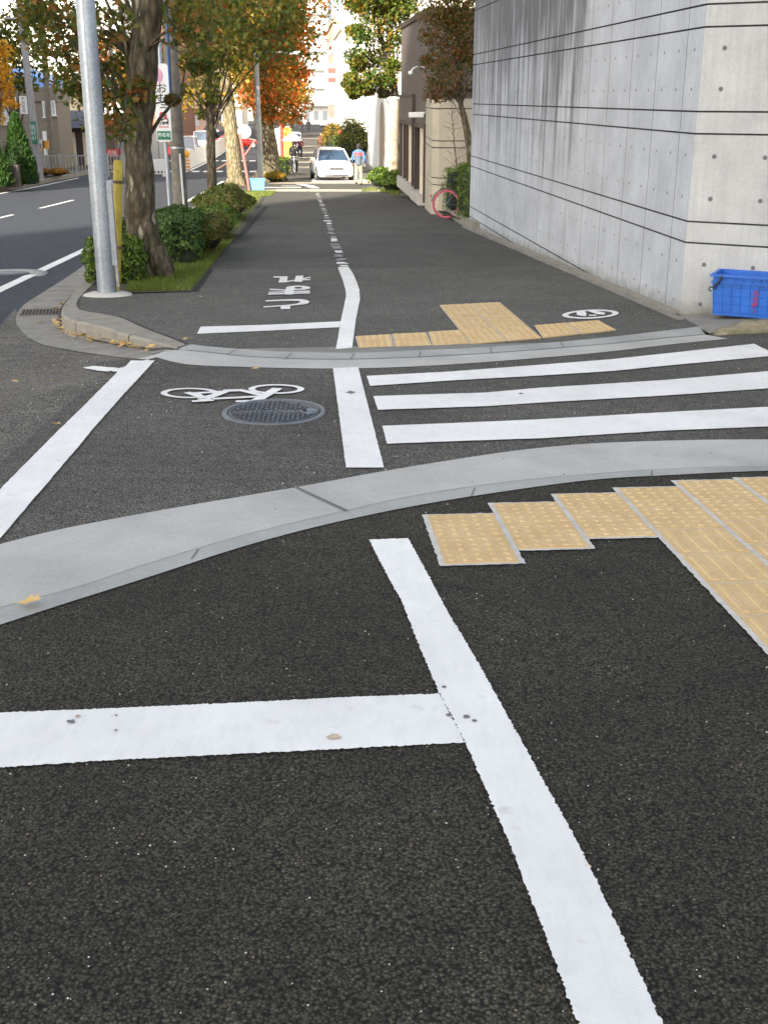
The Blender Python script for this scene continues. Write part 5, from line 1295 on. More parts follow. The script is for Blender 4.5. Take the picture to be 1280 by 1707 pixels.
# ------------------------------------------------------------------ people
SKIN = M('skin', (.45, .28, .2), .6); HAIR = M('hair', (.02, .016, .013), .6); SHOE = M('shoes', (.03, .025, .02), .6)
def cloth(name, c): return M(name, c, .85, var=.12, scale=8, bmp=.2, bscale=30)
def remesh(o, s=.02, sub=True):
    m = o.modifiers.new('remesh', 'REMESH'); m.mode = 'VOXEL'; m.voxel_size = s; m.use_smooth_shade = True
    k = o.modifiers.new('smooth', 'SMOOTH'); k.factor = .6; k.iterations = 4; return o
def person(label, loc_, rz, pose, top, legs, h=1.7, hair=True, coat=False, group=None, shoes=SHOE):
    t = thing('person', label, 'person', loc_, rz, group); k = h/1.7
    V = lambda *a: Vector(a)*k
    J = dict(pel=V(0, 0, .90), che=V(0, .01, 1.28), nk=V(0, .0, 1.45), hd=V(0, -.01, 1.58), lh=V(-.09, 0, .88), rh=V(.09, 0, .88), lk=V(-.10, -.03, .48), rk=V(.10, .03, .48), la=V(-.10, .02, .08), ra=V(.10, .0, .08),
             ls=V(-.18, 0, 1.38), rs=V(.18, 0, 1.38), le=V(-.25, .03, 1.12), re=V(.25, .03, 1.12), lw=V(-.25, -.05, .88), rw=V(.25, -.05, .88))
    for a, b in pose.items(): J[a] = Vector(b)*k
    fr = lambda a: -V(0, 1, 0)  # faces -y
    b = MB()
    def limb(pts, rr): b.tube(pts, [q*k for q in rr], 10)
    limb([J['pel']-V(0, 0, .05), J['pel']+V(0, 0, .08), (J['pel']+J['che'])/2, J['che'], J['nk']-V(0, 0, .04)], [.13, .145, .125, .15, .08])
    limb([J['nk']-V(0, 0, .05), J['nk']+V(0, 0, .06), J['hd']], [.062, .05, .06])
    b.blob(J['hd']+V(0, 0, .03), Vector((.078, .098, .115))*k, 14, 10); b.blob(J['hd']+V(0, -.10, .005), Vector((.013, .02, .02))*k, 6, 5)
    b.blob(J['hd']+V(0, -.06, -.05), Vector((.05, .045, .04))*k, 8, 6)
    for s_ in (-1, 1): b.blob(J['hd']+V(s_*.08, .005, .02), Vector((.012, .02, .03))*k, 6, 5)
    for s_ in 'lr':
        limb([J[s_+'h'], J[s_+'k'], J[s_+'a']], [.085, .055, .04]); limb([J[s_+'a'], J[s_+'a']+V(0, -.05, -.05), J[s_+'a']+V(0, -.15, -.055)], [.04, .042, .03])
        limb([J[s_+'s'], J[s_+'e'], J[s_+'w']], [.052, .04, .028])
        dv = (J[s_+'w']-J[s_+'e']).normalized(); sd = dv.cross(V(1, 0, 0)).normalized(); w0 = J[s_+'w']
        b.blob(w0+dv*.05*k, (.022*k, .04*k, .05*k), 8, 6)
        for i in range(4): b.tube([w0+dv*.07*k+sd*(i-1.5)*.019*k, w0+dv*(.13-.008*abs(i-1))*k+sd*(i-1.5)*.021*k, w0+(dv*.155+V(0, -.012, 0))*k+sd*(i-1.5)*.02*k], [.010*k, .009*k, .007*k], 6)
        b.tube([w0+dv*.03*k+sd*-.03*k, w0+dv*.08*k+sd*-.06*k], [.012*k, .009*k], 6)
    limb([J['ls'], J['che']+V(0, 0, .08), J['rs']], [.06, .11, .06])
    remesh(b.build('body', SKIN, t), .012)
    c = MB()
    c.tube([J['pel']+V(0, 0, -.06 if not coat else -.42), J['pel']+V(0, 0, .04), (J['pel']+J['che'])/2, J['che'], J['nk']-V(0, 0, .03)], [q*k for q in ((.165 if not coat else .25), .165, .155, .175, .085)], 16)
    for s_ in 'lr': c.tube([J[s_+'s'], J[s_+'e'], J[s_+'w']+(J[s_+'e']-J[s_+'w'])*.06], [.078*k, .062*k, .05*k], 10)
    c.tube([J['ls'], J['che']+V(0, 0, .09), J['rs']], [.08*k, .13*k, .08*k], 10)
    remesh(c.build('coat' if coat else 'jacket', top, t), .02)
    c = MB()
    c.tube([J['pel']+V(0, 0, .06), J['pel']-V(0, 0, .06)], [.155*k, .15*k], 12)
    for s_ in 'lr': c.tube([J[s_+'h']+V(0, 0, .03), J[s_+'k'], J[s_+'a']+V(0, 0, .02)], [.105*k, .082*k, .065*k], 10)
    remesh(c.build('trousers', legs, t), .02)
    for s_ in 'lr': MB().blob(J[s_+'a']+V(0, -.06, -.035), Vector((.052, .135, .05))*k, 10, 7).build('shoe', shoes, t)
    if hair:
        hb = MB(); hb.blob(J['hd']+V(0, .018, .055), Vector((.088, .1, .105))*k, 14, 9); hb.blob(J['hd']+V(0, .05, .0), Vector((.075, .06, .09))*k, 10, 8); hb.build('hair', HAIR, t)
    return t
def jacketmat():
    m, t, b = newmat('colour_block_jacket', .8); tc = N(t, 'ShaderNodeTexCoord'); sp = N(t, 'ShaderNodeSeparateXYZ'); t.links.new(tc.outputs['Object'], sp.inputs[0])
    x = math_(t, 'ABSOLUTE', sp.outputs[0]); z = math_(t, 'DIVIDE', sp.outputs[2], 2.0)
    body = ramp(t, z, [(0, (.09, .11, .15)), (.608, (.55, .07, .07)), (.672, (.06, .14, .36))], 'CONSTANT')
    sl_ = ramp(t, z, [(0, (.05, .07, .12)), (.50, (.06, .14, .36))], 'CONSTANT')
    t.links.new(mixc(t, math_(t, 'GREATER_THAN', x, .195), body, sl_), b.inputs['Base Color']); return m
mp_ = P(598, 309, zf)
person('person walking away in a blue jacket with red band and beige trousers', mp_+Vector((0, 0, .01)), R(178), dict(lk=(-.10, -.08, .48), la=(-.10, -.02, .08), rk=(.09, .0, .49), ra=(.10, .16, .13), le=(-.26, .05, 1.1), re=(.26, .0, 1.12), lw=(-.27, -.03, .87), rw=(.27, -.12, .90)), jacketmat(), cloth('beige_trousers', (.30, .26, .19)), 1.68)
# rider with umbrella
cq = S(-.1, 62.5)+Vector((0, 0, .02)); BLK = cloth('black_cloth', (.012, .012, .014))
bicycle('bicycle', 'distant bicycle ridden by the person in black with an umbrella', cq, R(-82), RUB, GREYP, CHR, True)
person('person in black riding a bicycle while holding up an umbrella', cq+Vector((0, .18, .02)), R(8), dict(pel=(0, 0, .93), che=(0, -.06, 1.30), nk=(0, -.09, 1.46), hd=(0, -.11, 1.58), lh=(-.09, 0, .9), rh=(.09, 0, .9), lk=(-.12, -.32, .68), la=(-.12, -.22, .30), rk=(.12, -.26, .56), ra=(.12, -.12, .17), ls=(-.18, -.06, 1.38), rs=(.18, -.06, 1.38), le=(-.24, -.2, 1.15), lw=(-.2, -.42, 1.02), re=(.24, -.22, 1.2), rw=(.1, -.34, 1.36)), BLK, BLK, 1.65, coat=True)
t = thing('umbrella', 'open grey white umbrella held above the rider in black', 'umbrella', cq+Vector((-.02, -.15, 1.36)), 0)
mb = MB(); rows = []
for r_, z_ in ((.0, .72), (.2, .69), (.4, .58), (.52, .46), (.56, .38)):
    rows.append([(r_*(1 if k % 2 == 0 or r_ < .3 else .955)*math.cos(k*math.pi/8), r_*(1 if k % 2 == 0 or r_ < .3 else .955)*math.sin(k*math.pi/8), z_) for k in range(16)])
mb.loft(rows, True, False).build('canopy', cloth('umbrella_cloth', (.42, .40, .40)), t)
MB().tube([(0, 0, -.08), (0, 0, .78)], .008, 6).build('shaft', CHR, t)
mb = MB()
for k in range(8): a = k*math.pi/4; mb.tube([(0, 0, .70), (.4*math.cos(a), .4*math.sin(a), .565), (.55*math.cos(a), .55*math.sin(a), .38)], .004, 4)
mb.build('ribs', CHR, t)
for i, (u, v, lab, tp_, lg) in enumerate(((-.2, 90, 'dark dressed person standing close behind the white van', (.03, .03, .035), (.02, .02, .02)), (.35, 91, 'person in maroon walking beside the dark dressed one', (.15, .04, .04), (.03, .03, .04)), (2.1, 96, 'person in brown walking on the distant footway', (.25, .12, .07), (.3, .2, .15)), (2.9, 97, 'person with dark bag right of the one in brown', (.08, .06, .05), (.3, .2, .16)), (.9, 155, 'tiny person in dark clothes far up the street', (.03, .03, .04), (.03, .03, .03)), (1.8, 158, 'tiny taller person beside the dark one far up the street', (.02, .02, .03), (.02, .02, .02)))):
    person(lab, S(u, v)+Vector((0, 0, .02)), R(180 if i % 2 else 10), dict(lk=(-.1, -.1, .48), ra=(.1, .12, .1)) if i % 2 else {}, cloth('cloth_%d' % i, tp_), cloth('cloth_b%d' % i, lg), 1.7+.05*(i % 3))
# ------------------------------------------------------------------ cars
def carpaint(name, c):
    m, t, b = newmat(name, .25, 0, .5); b.inputs['Base Color'].default_value = c4(c); b.inputs['Coat Weight'].default_value = .6; return m
WCAR = carpaint('white_car_paint', (.75, .75, .76)); RCAR = carpaint('red_car_paint', (.5, .02, .02)); SCAR = carpaint('silver_car_paint', (.4, .42, .45)); DCAR = carpaint('dark_car_paint', (.03, .03, .04))
CGL = M('car_glass', (.035, .06, .10), .06, 0, .1, spec=1)
LAMP = M('headlamp_glass', (.6, .62, .65), .15, .3)
def car(name, label, loc_, rz, paint, kind_='sedan', cat='car', detail=True, group=None):
    t = thing(name, label, cat, loc_, rz, group)   # front towards -y
    if kind_ == 'sedan':
        stn = [(-2.3, .60, .60, .34), (-2.25, .74, .66, .26), (-2.05, .83, .74, .22), (-1.5, .87, .84, .2), (-.95, .87, .93, .2), (0, .88, .96, .2), (1.2, .87, .98, .2), (1.75, .86, .99, .22), (2.15, .80, .93, .26), (2.3, .70, .82, .34)]
        cab = [(-1.05, .78, .92), (-.25, .60, 1.40), (.95, .58, 1.41), (1.75, .74, .97)]; ax = (-1.42, 1.38); r = .32
    else:
        stn = [(-1.68, .60, .80, .34), (-1.62, .70, .90, .25), (-1.4, .73, .98, .2), (-1.0, .735, 1.0, .2), (0, .735, 1.0, .2), (1.3, .735, 1.0, .2), (1.6, .72, 1.0, .24), (1.7, .66, .95, .34)]
        cab = [(-1.5, .70, .98), (-.85, .60, 1.78), (1.45, .60, 1.80), (1.66, .68, 1.0)]; ax = (-1.12, 1.15); r = .28
    rows = []
    for y, hw, zt_, zb_ in stn:
        h_ = zt_-zb_
        rows.append([(-hw*.9, y, zb_), (-hw*.99, y, zb_+h_*.18), (-hw, y, zb_+h_*.5), (-hw*.985, y, zb_+h_*.82), (-hw*.9, y, zt_-.03), (-hw*.6, y, zt_), (0, y, zt_+.012),
                     (hw*.6, y, zt_), (hw*.9, y, zt_-.03), (hw*.985, y, zb_+h_*.82), (hw, y, zb_+h_*.5), (hw*.99, y, zb_+h_*.18), (hw*.9, y, zb_)])
    mb = MB().loft(rows, True)
    mb.build('body', paint, t)
    (y0, w0, z0_), (y1, w1, z1), (y2, w2, z2), (y3, w3, z3) = cab
    gb = MB(); vs = [(-w0, y0, z0_), (w0, y0, z0_), (w3, y3, z3), (-w3, y3, z3), (-w1, y1, z1), (w1, y1, z1), (w2, y2, z2), (-w2, y2, z2)]
    gb.add([(v[0], v[1], v[2]-(.02 if i < 4 else 0)) for i, v in enumerate(vs)], [(0, 1, 5, 4), (1, 2, 6, 5), (2, 3, 7, 6), (3, 0, 4, 7), (4, 5, 6, 7)], False); gb.build('windows', CGL, t)
    rb = MB(); rb.loft([[(-w1*1.0, y1-.04, z1+.0), (-w1*.7, y1-.06, z1+.04), (w1*.7, y1-.06, z1+.04), (w1, y1-.04, z1), (w1*.9, y1-.04, z1-.02), (-w1*.9, y1-.04, z1-.02)],
                        [(-w1*1.03, (y1+y2)/2, z1+.01), (-w1*.7, (y1+y2)/2, z1+.065), (w1*.7, (y1+y2)/2, z1+.065), (w1*1.03, (y1+y2)/2, z1+.01), (w1*.9, (y1+y2)/2, z1-.02), (-w1*.9, (y1+y2)/2, z1-.02)],
                        [(-w2, y2+.04, z2), (-w2*.7, y2+.06, z2+.04), (w2*.7, y2+.06, z2+.04), (w2, y2+.04, z2), (w2*.9, y2+.04, z2-.02), (-w2*.9, y2+.04, z2-.02)]], True)
    for s_ in (-1, 1):
        rb.tube([(s_*w0, y0, z0_), (s_*w1, y1, z1)], .032, 6).tube([(s_*w3, y3, z3), (s_*w2, y2, z2)], .04, 6)
        ym = (y1+y2)/2; rb.tube([(s_*(w0+w3)/2*1.0, ym, z0_), (s_*(w1+w2)/2*1.01, ym, z1)], .03, 6)
    rb.build('roof', paint, t)
    for y in ax:
        for s_ in (-1, 1):
            wh = MB(); hw = .86 if kind_ == 'sedan' else .73
            wh.ring((s_*(hw-.08), y, r), r-.09, .10, 'x', 24, 8); w_ = wh.build('wheel', RUB, t)
            MB().tube([(s_*(hw-.10), y, r), (s_*(hw+.015), y, r)], r-.12, 16).build('rim', ALU, w_)
            a = MB(); a.tube([(s_*(hw-.15), y, r), (s_*(hw+.012), y, r)], r+.05, 20); a.build('wheel_arch', DARKI, t)
    if detail:
        y = stn[1][0]; hw = stn[1][1]
        for s_ in (-1, 1):
            MB().blob((s_*hw*.86, y+.06, .66 if kind_ == 'sedan' else .74), (.17, .12, .075), 12, 8).build('headlight', LAMP, t)
            MB().blob((s_*.95 if kind_ == 'sedan' else s_*.82, y0+.15, z0_+.06), (.10, .06, .07), 10, 8).build('mirror', paint, t)
            MB().box((s_*.52, y-.015, .36), (.20, .05, .06)).build('fog_lamp', DARKI, t)
            e = stn[-2]; MB().box((s_*e[1]*.85, e[0]+.06, .74), (.18, .1, .13)).build('tail_light', RED, t)
        MB().box((0, y-.04, .60), (.62, .06, .09)).box((0, y-.045, .60), (.66, .03, .12)).build('grille', M('grille_dark', (.12, .12, .12), .4, .4), t)
        MB().box((0, y-.05, .42), (.34, .03, .16)).build('number_plate', WHITE, t)
        MB().box((0, y-.03, .29), (1.1, .06, .06)).build('air_intake', DARKI, t)
    return t
cp = P(552, 302, zf)
car('parked_car', 'white sedan parked facing the viewer on the sunlit forecourt', Vector((cp.x-.1, cp.y+2.3, g(cp.y+2)+.01)), R(9), WCAR)
v1_ = S(.2, 93.5); car('parked_car', 'white van with dark rear window behind the people', v1_+Vector((-.6, 3, 0)), R(184), WCAR, 'van', 'van')
for i, (a, b_, d, lab, pt, kd, rz_) in enumerate(((313, 231, 92, 'white van on the main road beside the big pole', WCAR, 'van', 184), (337, 222, 112, 'small white car farther up the main road', WCAR, 'van', 184), (299, 228, 98, 'red car half hidden behind the utility pole', RCAR, 'sedan', 182), (396, 218, 118, 'bright red car beyond the white barrier', RCAR, 'sedan', 100), (352, 208, 150, 'dark car far up the main road', DCAR, 'sedan', 184), (300, 207, 165, 'silver car far up the main road', SCAR, 'sedan', 184))):
    q = at(a, b_, d); car('car', lab, (q.x, d, g(d)-.17), R(rz_), pt, kd, 'van' if kd == 'van' and i == 0 else 'car', i < 3)
# ------------------------------------------------------------------ barriers on the main road
t = thing('median_barrier', 'long white barrier curving up the middle of the main road', 'barrier', S(-7.1, 74))
pts = [S(-7.1+.03*k, 77+k*5.4) for k in range(15)]; o_ = t.location
b = MB(); b.loft([[(p.x-.12-o_.x, p.y-o_.y, p.z-.18-o_.z), (p.x-.05-o_.x, p.y-o_.y, p.z+.95-o_.z), (p.x+.05-o_.x, p.y-o_.y, p.z+.95-o_.z), (p.x+.12-o_.x, p.y-o_.y, p.z-.18-o_.z)] for p in pts], False); b.build('panel', WHITE, t)
b = MB()
for p in pts: b.tube([(p.x-o_.x, p.y-o_.y, p.z-o_.z-.1), (p.x-o_.x, p.y-o_.y, p.z+1.05-o_.z)], .07, 8)
b.build('posts', GREYP, t)
q = Vector((at(309, 267, 72).x, 72, g(72)-.17)); t = thing('striped_board', 'orange and white striped warning board at the barrier end', 'sign', q)
STR = M('orange_board', (.75, .32, .04), .5)
MB().box((0, 0, .5), (.55, .06, .75)).build('board', STR, t)
b = MB()
for k in range(4): b.box((0, -.035, .22+k*.19), (.54, .01, .07))
b.build('stripes', WHITE, t); MB().tube([(-.2, 0, 0), (-.2, 0, .2)], .03, 6).tube([(.2, 0, 0), (.2, 0, .2)], .03, 6).build('feet', GREYP, t)
q = Vector((at(311, 250, 76).x, 76, g(76)-.17)); t = thing('warning_light', 'yellow warning light standing above the striped board', 'warning light', q)
MB().tube([(0, 0, 0), (0, 0, .75)], .04, 8).build('post', GREYP, t); MB().blob((0, 0, .98), (.2, .12, .22), 8, 6).build('lamp', M('amber_plastic', (.8, .4, .02), .4), t)
q = Vector((at(262, 285, 66).x, 66, g(66)-.17)); t = thing('road_barrier', 'white plastic barrier with dark slots across the road', 'barrier', q)
MB().box((0, 0, .52), (1.25, .16, .8), 0).build('panel', WHITE, t, bevel=.03)
b = MB()
for k in range(6): b.box((-.5+k*.2, -.085, .25), (.09, .02, .10))
b.build('slots', DARKI, t); MB().box((-.45, 0, .06), (.25, .4, .12)).box((.45, 0, .06), (.25, .4, .12)).build('feet', WHITE, t)
# ------------------------------------------------------------------ left background
t2_ = thing('metal_fence', 'railing fence crossing behind the orange shrubs', 'fence', Vector((at(50, 292, 62).x, 62, g(62))), 0)
b = MB(); p_ = MB(); W2 = at(208, 292, 62).x-at(50, 292, 62).x
for k in range(7): p_.box((k*W2/6, 0, .55), (.10, .09, 1.15))
for z in (.22, 1.02): b.box((W2/2, 0, z), (W2, .05, .06))
for k in range(int(W2/.17)): b.box((.08+k*.17, 0, .6), (.03, .025, .78))
b.build('railing', GREYP, t2_); p_.build('posts', GREYP, t2_)
hx0, hx1 = at(-40, 200, 72).x, at(97, 200, 72).x
t = thing('house', 'brown grey flat roofed house with blue tiled roof behind', 'house', (hx0, 72, g(72)-.1), 0)
zr0 = zat(90, 146, 72)-(g(72)-.1); zj = zat(60, 170, 72)-(g(72)-.1); Wh = hx1-hx0
MB().box((Wh/2, 1.5, zj/2), (Wh, 3, zj)).build('wall', HOUSEW, t)
MB().box((Wh/2, 1.5, (zj+zr0)/2+.03), (Wh+.16, 3.16, zr0-zj)).build('upper_band', HOUSEW, t); MB().box((Wh/2, 1.45, zj), (Wh+.06, 2.9, .06)).build('groove', BROWNF, t)
for a, b_, c_, d in ((18, 190, 22, 40), (75, 190, 5, 26), (90, 188, 7, 24), (6, 205, 12, 20)):
    q = at(a, (b_)*1.0-8, 72); winpane(t, c_*72/F*1.0, d*72/F*.9, (q.x-hx0, -.04, q.z-g(72)+.1), 0, WHITE, GL_SKY, True, 0)
q = at(80, 236, 72); e = MB().box((q.x-hx0, -.05, q.z-g(72)), (.5, .1, 1.4)); e.build('door', WHITE, t)
rx0, rx1 = at(-60, 120, 80).x, at(96, 120, 80).x; zb_, zt_ = zat(50, 146, 80), zat(20, 118, 80)
t = thing('house', 'house with bright blue tiled roof behind the brown grey one', 'house', (rx0, 80.5, g(80)), 0)
MB().box(((rx1-rx0)/2, 5, (zb_-g(80))/2), (rx1-rx0-1, 8, zb_-g(80))).build('wall', CREAM, t)
def rooftile(name, c):
    m, t_, b = newmat(name, .5); v = coords(t_, (3.2, 1, 1)); wv = N(t_, 'ShaderNodeTexWave', wave_type='BANDS'); wv.inputs['Scale'].default_value = 1.2; t_.links.new(v, wv.inputs[0])
    t_.links.new(ramp(t_, wv.outputs[0], [(0, tuple(x*.6 for x in c)), (1, c)]), b.inputs['Base Color']); return m
hz = zb_-g(80); tz = zt_-g(80); Wr = rx1-rx0
MB().add([(-.3, -.5, hz-.05), (Wr, -.5, hz-.05), (Wr, 9.5, hz-.05), (-.3, 9.5, hz-.05), (0, 4, tz+.4), (Wr*.45, 4, tz+.4)], [(0, 1, 5, 4), (1, 2, 5), (2, 3, 4, 5), (3, 0, 4), (3, 2, 1, 0)], False).build('roof', rooftile('blue_roof_tile', (.05, .16, .42)), t)
sx0 = at(98, 230, 78).x
t = thing('shop', 'small dark shop with tiled awning right of the brown grey house', 'shop', (sx0, 78, g(78)), 0)
MB().box((1.3, 2.5, 1.4), (2.9, 5, 2.8)).build('wall', M('dark_timber', (.07, .05, .045), .8), t)
MB().add([(-.3, -1, 2.4), (3.1, -1, 2.4), (3.1, 0, 3.4), (-.3, 0, 3.4), (-.3, 5, 3.4), (3.1, 5, 3.4), (-.3, 0, 2.3), (3.1, 0, 2.3)], [(0, 1, 2, 3), (3, 2, 5, 4), (0, 3, 6), (1, 7, 2), (0, 6, 7, 1)], False).build('roof', M('slate_roof', (.10, .10, .13), .6), t)
for k in range(4): MB().box((.3+k*.7, -.04, 1.05), (.22, .08, 2.1)).build('pillar', CREAM, t)
q0 = at(165, 250, 84); t = thing('garden_wall', 'grey concrete garden wall left of the big trunk', 'wall', (q0.x, 84, g(84)), R(-8))
MB().box((2.4, .15, 1.1), (5, .3, 2.4)).build('panel', GREYB, t); b = MB()
for k in range(9): b.box((.2+k*.6, -.01, 1.1), (.03, .02, 2.3))
b.build('joints', M('groove_dark'), t); MB().box((2.4, .15, 2.34), (5.1, .4, .1)).build('coping', C_kerb, t)
# poles on the left
def upole(label, base_px, top_px, d, r0, r1, extras=()):
    b = Vector((at(base_px, 290, d).x, d, g(d))); tp2 = at(top_px[0], top_px[1], d); L = tp2-b
    t = thing('utility_pole', label, 'utility pole', b)
    MB().tube([(0, 0, 0), L*.5, L*1.3], [r0, (r0+r1)/2, r1], 14).build('pole', WOODP if d > 60 else M('pale_pole_concrete', (.30, .29, .30), .85), t)
    for ar, ln in ((1.0, 1.6), (1.12, 1.8)): MB().box(tuple(L*ar), (ln, .08, .08)).build('crossarm', GREYP, t)
    return t, b, L
t, b, L = upole('tall grey utility pole before the brown grey house', 66, (36, 30), 56, .20, .14)
k = at(57, 221, 55.7)-b; e = MB(); e.box((k.x, k.y, k.z), (.26, .05, 1.0)); s_ = e.build('street_plate', GREEN, t)
s_.rotation_euler = (0, 0, 0); text('七北田', .24, WHITE, 'lettering', s_, (k.x, k.y-.03, k.z), (R(90), R(-90), 0), .001)
e = MB(); k = at(40, 175, 55.9)-b; e.box((k.x, k.y, k.z), (.34, .05, .78)); s_ = e.build('side_sign', WHITE, t)
for i, ch in enumerate('内科医院'): text(ch, .17, BLACK, 'lettering', s_, (k.x, k.y-.03, k.z+.27-i*.18), (R(90), 0, 0), .001)
e = MB(); e.tube([(k.x, 0, k.z+.25), (k.x*.4, 0, k.z+.25)], .02, 6); e.build('bracket', GREYP, t)
k = at(40, 35, 56)-b; mbv = MB(); 
v, m_ = leaves([[k.x+.05, -.1, k.z], [k.x+.1, -.1, k.z-.7], [k.x, -.1, k.z+.6]], [.35, .3, .35], 500, .14, np.random.RandomState(8)); leafmesh('ivy', v, m_, L_green, t)
upole('brown grey utility pole with white base cover near the orange signs', 88, (73, 60), 68, .19, .15)
upole('slim pole just right of the thick steel pole', 197, (186, 90), 74, .12, .10)
for i, (a, b_, c_, lab) in enumerate(((66, 246, STR, 'orange construction board left of the white one'), (71, 240, WHITE, 'white construction board between orange ones'), (79, 241, STR, 'orange construction board near the pole base'))):
    q = Vector((at(a, 262, 64).x, 64, g(64))); t = thing('construction_sign', lab, 'sign', q); z = zat(a, b_, 64)-q.z
    MB().box((0, 0, z), (.34, .04, .42)).build('board', c_, t); MB().tube([(0, .04, 0), (0, .04, z)], .025, 6).build('post', GREYP, t)
q = Vector((at(188, 258, 66).x, 66, g(66))); z = zat(188, 255, 66)-q.z
t = thing('red_banner', 'red banner with white lettering behind the yellow guard', 'banner', q); s_ = MB().box((0, 0, z), (.95, .03, .40)).build('cloth', RED, t); MB().tube([(-.47, .03, 0), (-.47, .03, z+.25)], .02, 6).tube([(.47, .03, 0), (.47, .03, z+.25)], .02, 6).build('posts', GREYP, t)
text('月極', .26, WHITE, 'lettering', s_, (0, -.02, z), (R(90), 0, 0), .001)
# apartment blocks
def apt(label, px0, px1, d, h, dep, wall, nwin, seed=0, balc=True, name='apartment_building', glass=GL_SKY):
    x0, x1 = at(px0, 160, d).x, at(px1, 160, d).x; t = thing(name, label, 'building', (x0, d, g(d)-.2)); Wd_ = x1-x0
    MB().box((Wd_/2, dep/2, h/2), (Wd_, dep, h)).build('wall', wall, t); MB().box((Wd_/2, dep/2, h+.25), (Wd_+.4, dep+.4, .5)).build('parapet', wall, t)
    nf = int(h/3)
    for k in range(nf):
        z = 1.7+k*3
        for i in range(nwin): winpane(t, Wd_/nwin*.5, 1.5, (Wd_*(i+.5)/nwin, -.04, z), 0, ALU, glass, False)
        if balc and k: b = MB(); b.box((Wd_/2, -.6, z-1.35), (Wd_*.97, 1.2, .16)); b.box((Wd_/2, -1.17, z-.8), (Wd_*.97, .08, 1.0)); b.build('balcony', wall, t)
    return t
apt('long white apartment block with balconies at the upper left', -60, 150, 125, 33, 12, WB, 7)
apt('lower white block with dark windows right of the shop', 112, 215, 112, 15, 10, WB, 4)
apt('brown brick block seen between the trunks', 212, 300, 135, 24, 10, BRICK, 4, balc=False)
apt('pinkish block beyond the parked white van', 285, 352, 170, 22, 10, PINKB, 4)
apt('cream block behind the slim dark tree', 345, 402, 210, 26, 10, CREAM, 4)
apt('pale distant block above the red cars', 390, 470, 260, 30, 10, WB, 4)
apt('grey distant block closing the street end', 455, 512, 330, 22, 10, GREYB, 4)
# right side of the street going away
block('arched_house', 'bright white house beside the walking person', 4.6, 53.5, 9, 22, 12, WB, win=(0, 0))
hb = [o for o in bpy.data.objects if o.name == 'arched_house'][0]
def arch(par, y, z, w, h, dep, mat, name='arch'):
    pts = [(-w/2, 0), (w/2, 0)]+[(w/2*math.cos(R(a)), h-w/2+w/2*math.sin(R(a))) for a in range(0, 181, 15)]
    mb = MB(); mb.loft([[(-.04, y-px_, z+pz) for px_, pz in pts], [(dep, y-px_, z+pz) for px_, pz in pts]], False); return mb.build(name, mat, par)
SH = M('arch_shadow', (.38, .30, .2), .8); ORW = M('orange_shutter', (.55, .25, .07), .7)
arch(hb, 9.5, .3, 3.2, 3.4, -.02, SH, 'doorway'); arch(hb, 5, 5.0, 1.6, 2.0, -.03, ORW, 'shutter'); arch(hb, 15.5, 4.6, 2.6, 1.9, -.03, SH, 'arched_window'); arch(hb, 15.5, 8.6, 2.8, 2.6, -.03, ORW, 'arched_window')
block('white_building', 'overexposed white block beyond the arched house', 4.7, 79, 10, 34, 26, WB, win=(0, 0))
block('shop_row', 'yellowish shop building with small windows far up the street', 4.7, 116, 9, 22, 11, CREAM, win=(3, 6), wsize=(1.4, 1.3), glass=GL_SKY)
block('shop_row', 'pinkish building behind the yellowish shop', 4.7, 141, 9, 26, 13, PINKB, win=(3, 6), wsize=(1.4, 1.3), glass=GL_SKY)
apt('high white tower with balconies rising above the street end', 504, 549, 215, 60, 14, WB, 3, name='apartment_tower')
# red round post box, banners, signs along the far street
q = S(3.3, 80); t = thing('red_sign', 'red double board sign standing behind the white sedan', 'sign', q)
MB().tube([(0, 0, 0), (0, 0, 1.2)], .05, 8).build('post', GREYP, t); MB().box((0, 0, 1.35), (.75, .1, .55)).box((0, 0, 2.0), (.75, .1, .45)).build('board', RED, t)
for i, (u, v) in enumerate(((-.95, 74), (-.75, 76.5), (-.95, 79))):
    q = S(u, v); t = thing('nobori_banner', ('nearest', 'middle', 'farthest')[i]+' orange and yellow banner left of the far footway', 'banner', q, 0, 'banners along the far footway')
    MB().tube([(0, 0, 0), (0, 0, 2.5)], .02, 6).tube([(0, 0, 2.45), (.55, 0, 2.45)], .015, 6).build('pole', WHITE, t)
    MB().box((.28, 0, 1.75), (.5, .02, 1.3)).build('cloth', STR, t); MB().box((.28, 0, .8), (.5, .02, .5)).build('lower_cloth', M('yellow_cloth', (.75, .55, .08), .8), t)
q = S(4.15, 122); t = thing('shop_sign', 'white shop sign with two red marks high over the street', 'sign', q); s_ = MB().box((-.3, 0, 6.4), (1.5, .2, 2.6)).build('board', WHITE, t); MB().tube([(.4, .1, 6), (.9, .1, 6)], .05, 6).build('bracket', GREYP, t)
MB().box((-.3, -.12, 7.1), (.8, .04, .5)).box((-.3, -.12, 6.2), (.8, .04, .5)).build('red_mark', RED, s_)
q = S(4.3, 108); t = thing('shop_sign', 'pale green vertical sign before the yellowish shops', 'sign', q); MB().box((0, 0, 3.6), (.5, .15, 3)).build('board', M('mint_sign', (.3, .6, .5), .6), t); MB().tube([(0, .1, 0), (0, .1, 2.2)], .06, 8).build('post', GREYP, t)
t = thing('utility_pole', 'grey utility pole far up the right side of the street', 'utility pole', S(4.2, 100)); MB().tube([(0, 0, 0), (0, 0, 10)], [.18, .13], 12).build('pole', GREYP, t); MB().box((0, 0, 8.6), (1.5, .1, .1)).build('crossarm', GREYP, t); MB().tube([(.3, -.2, 7.2), (.3, -.2, 8.1)], .22, 12).build('transformer', GREYP, t)
q = P(650, 297, zf)
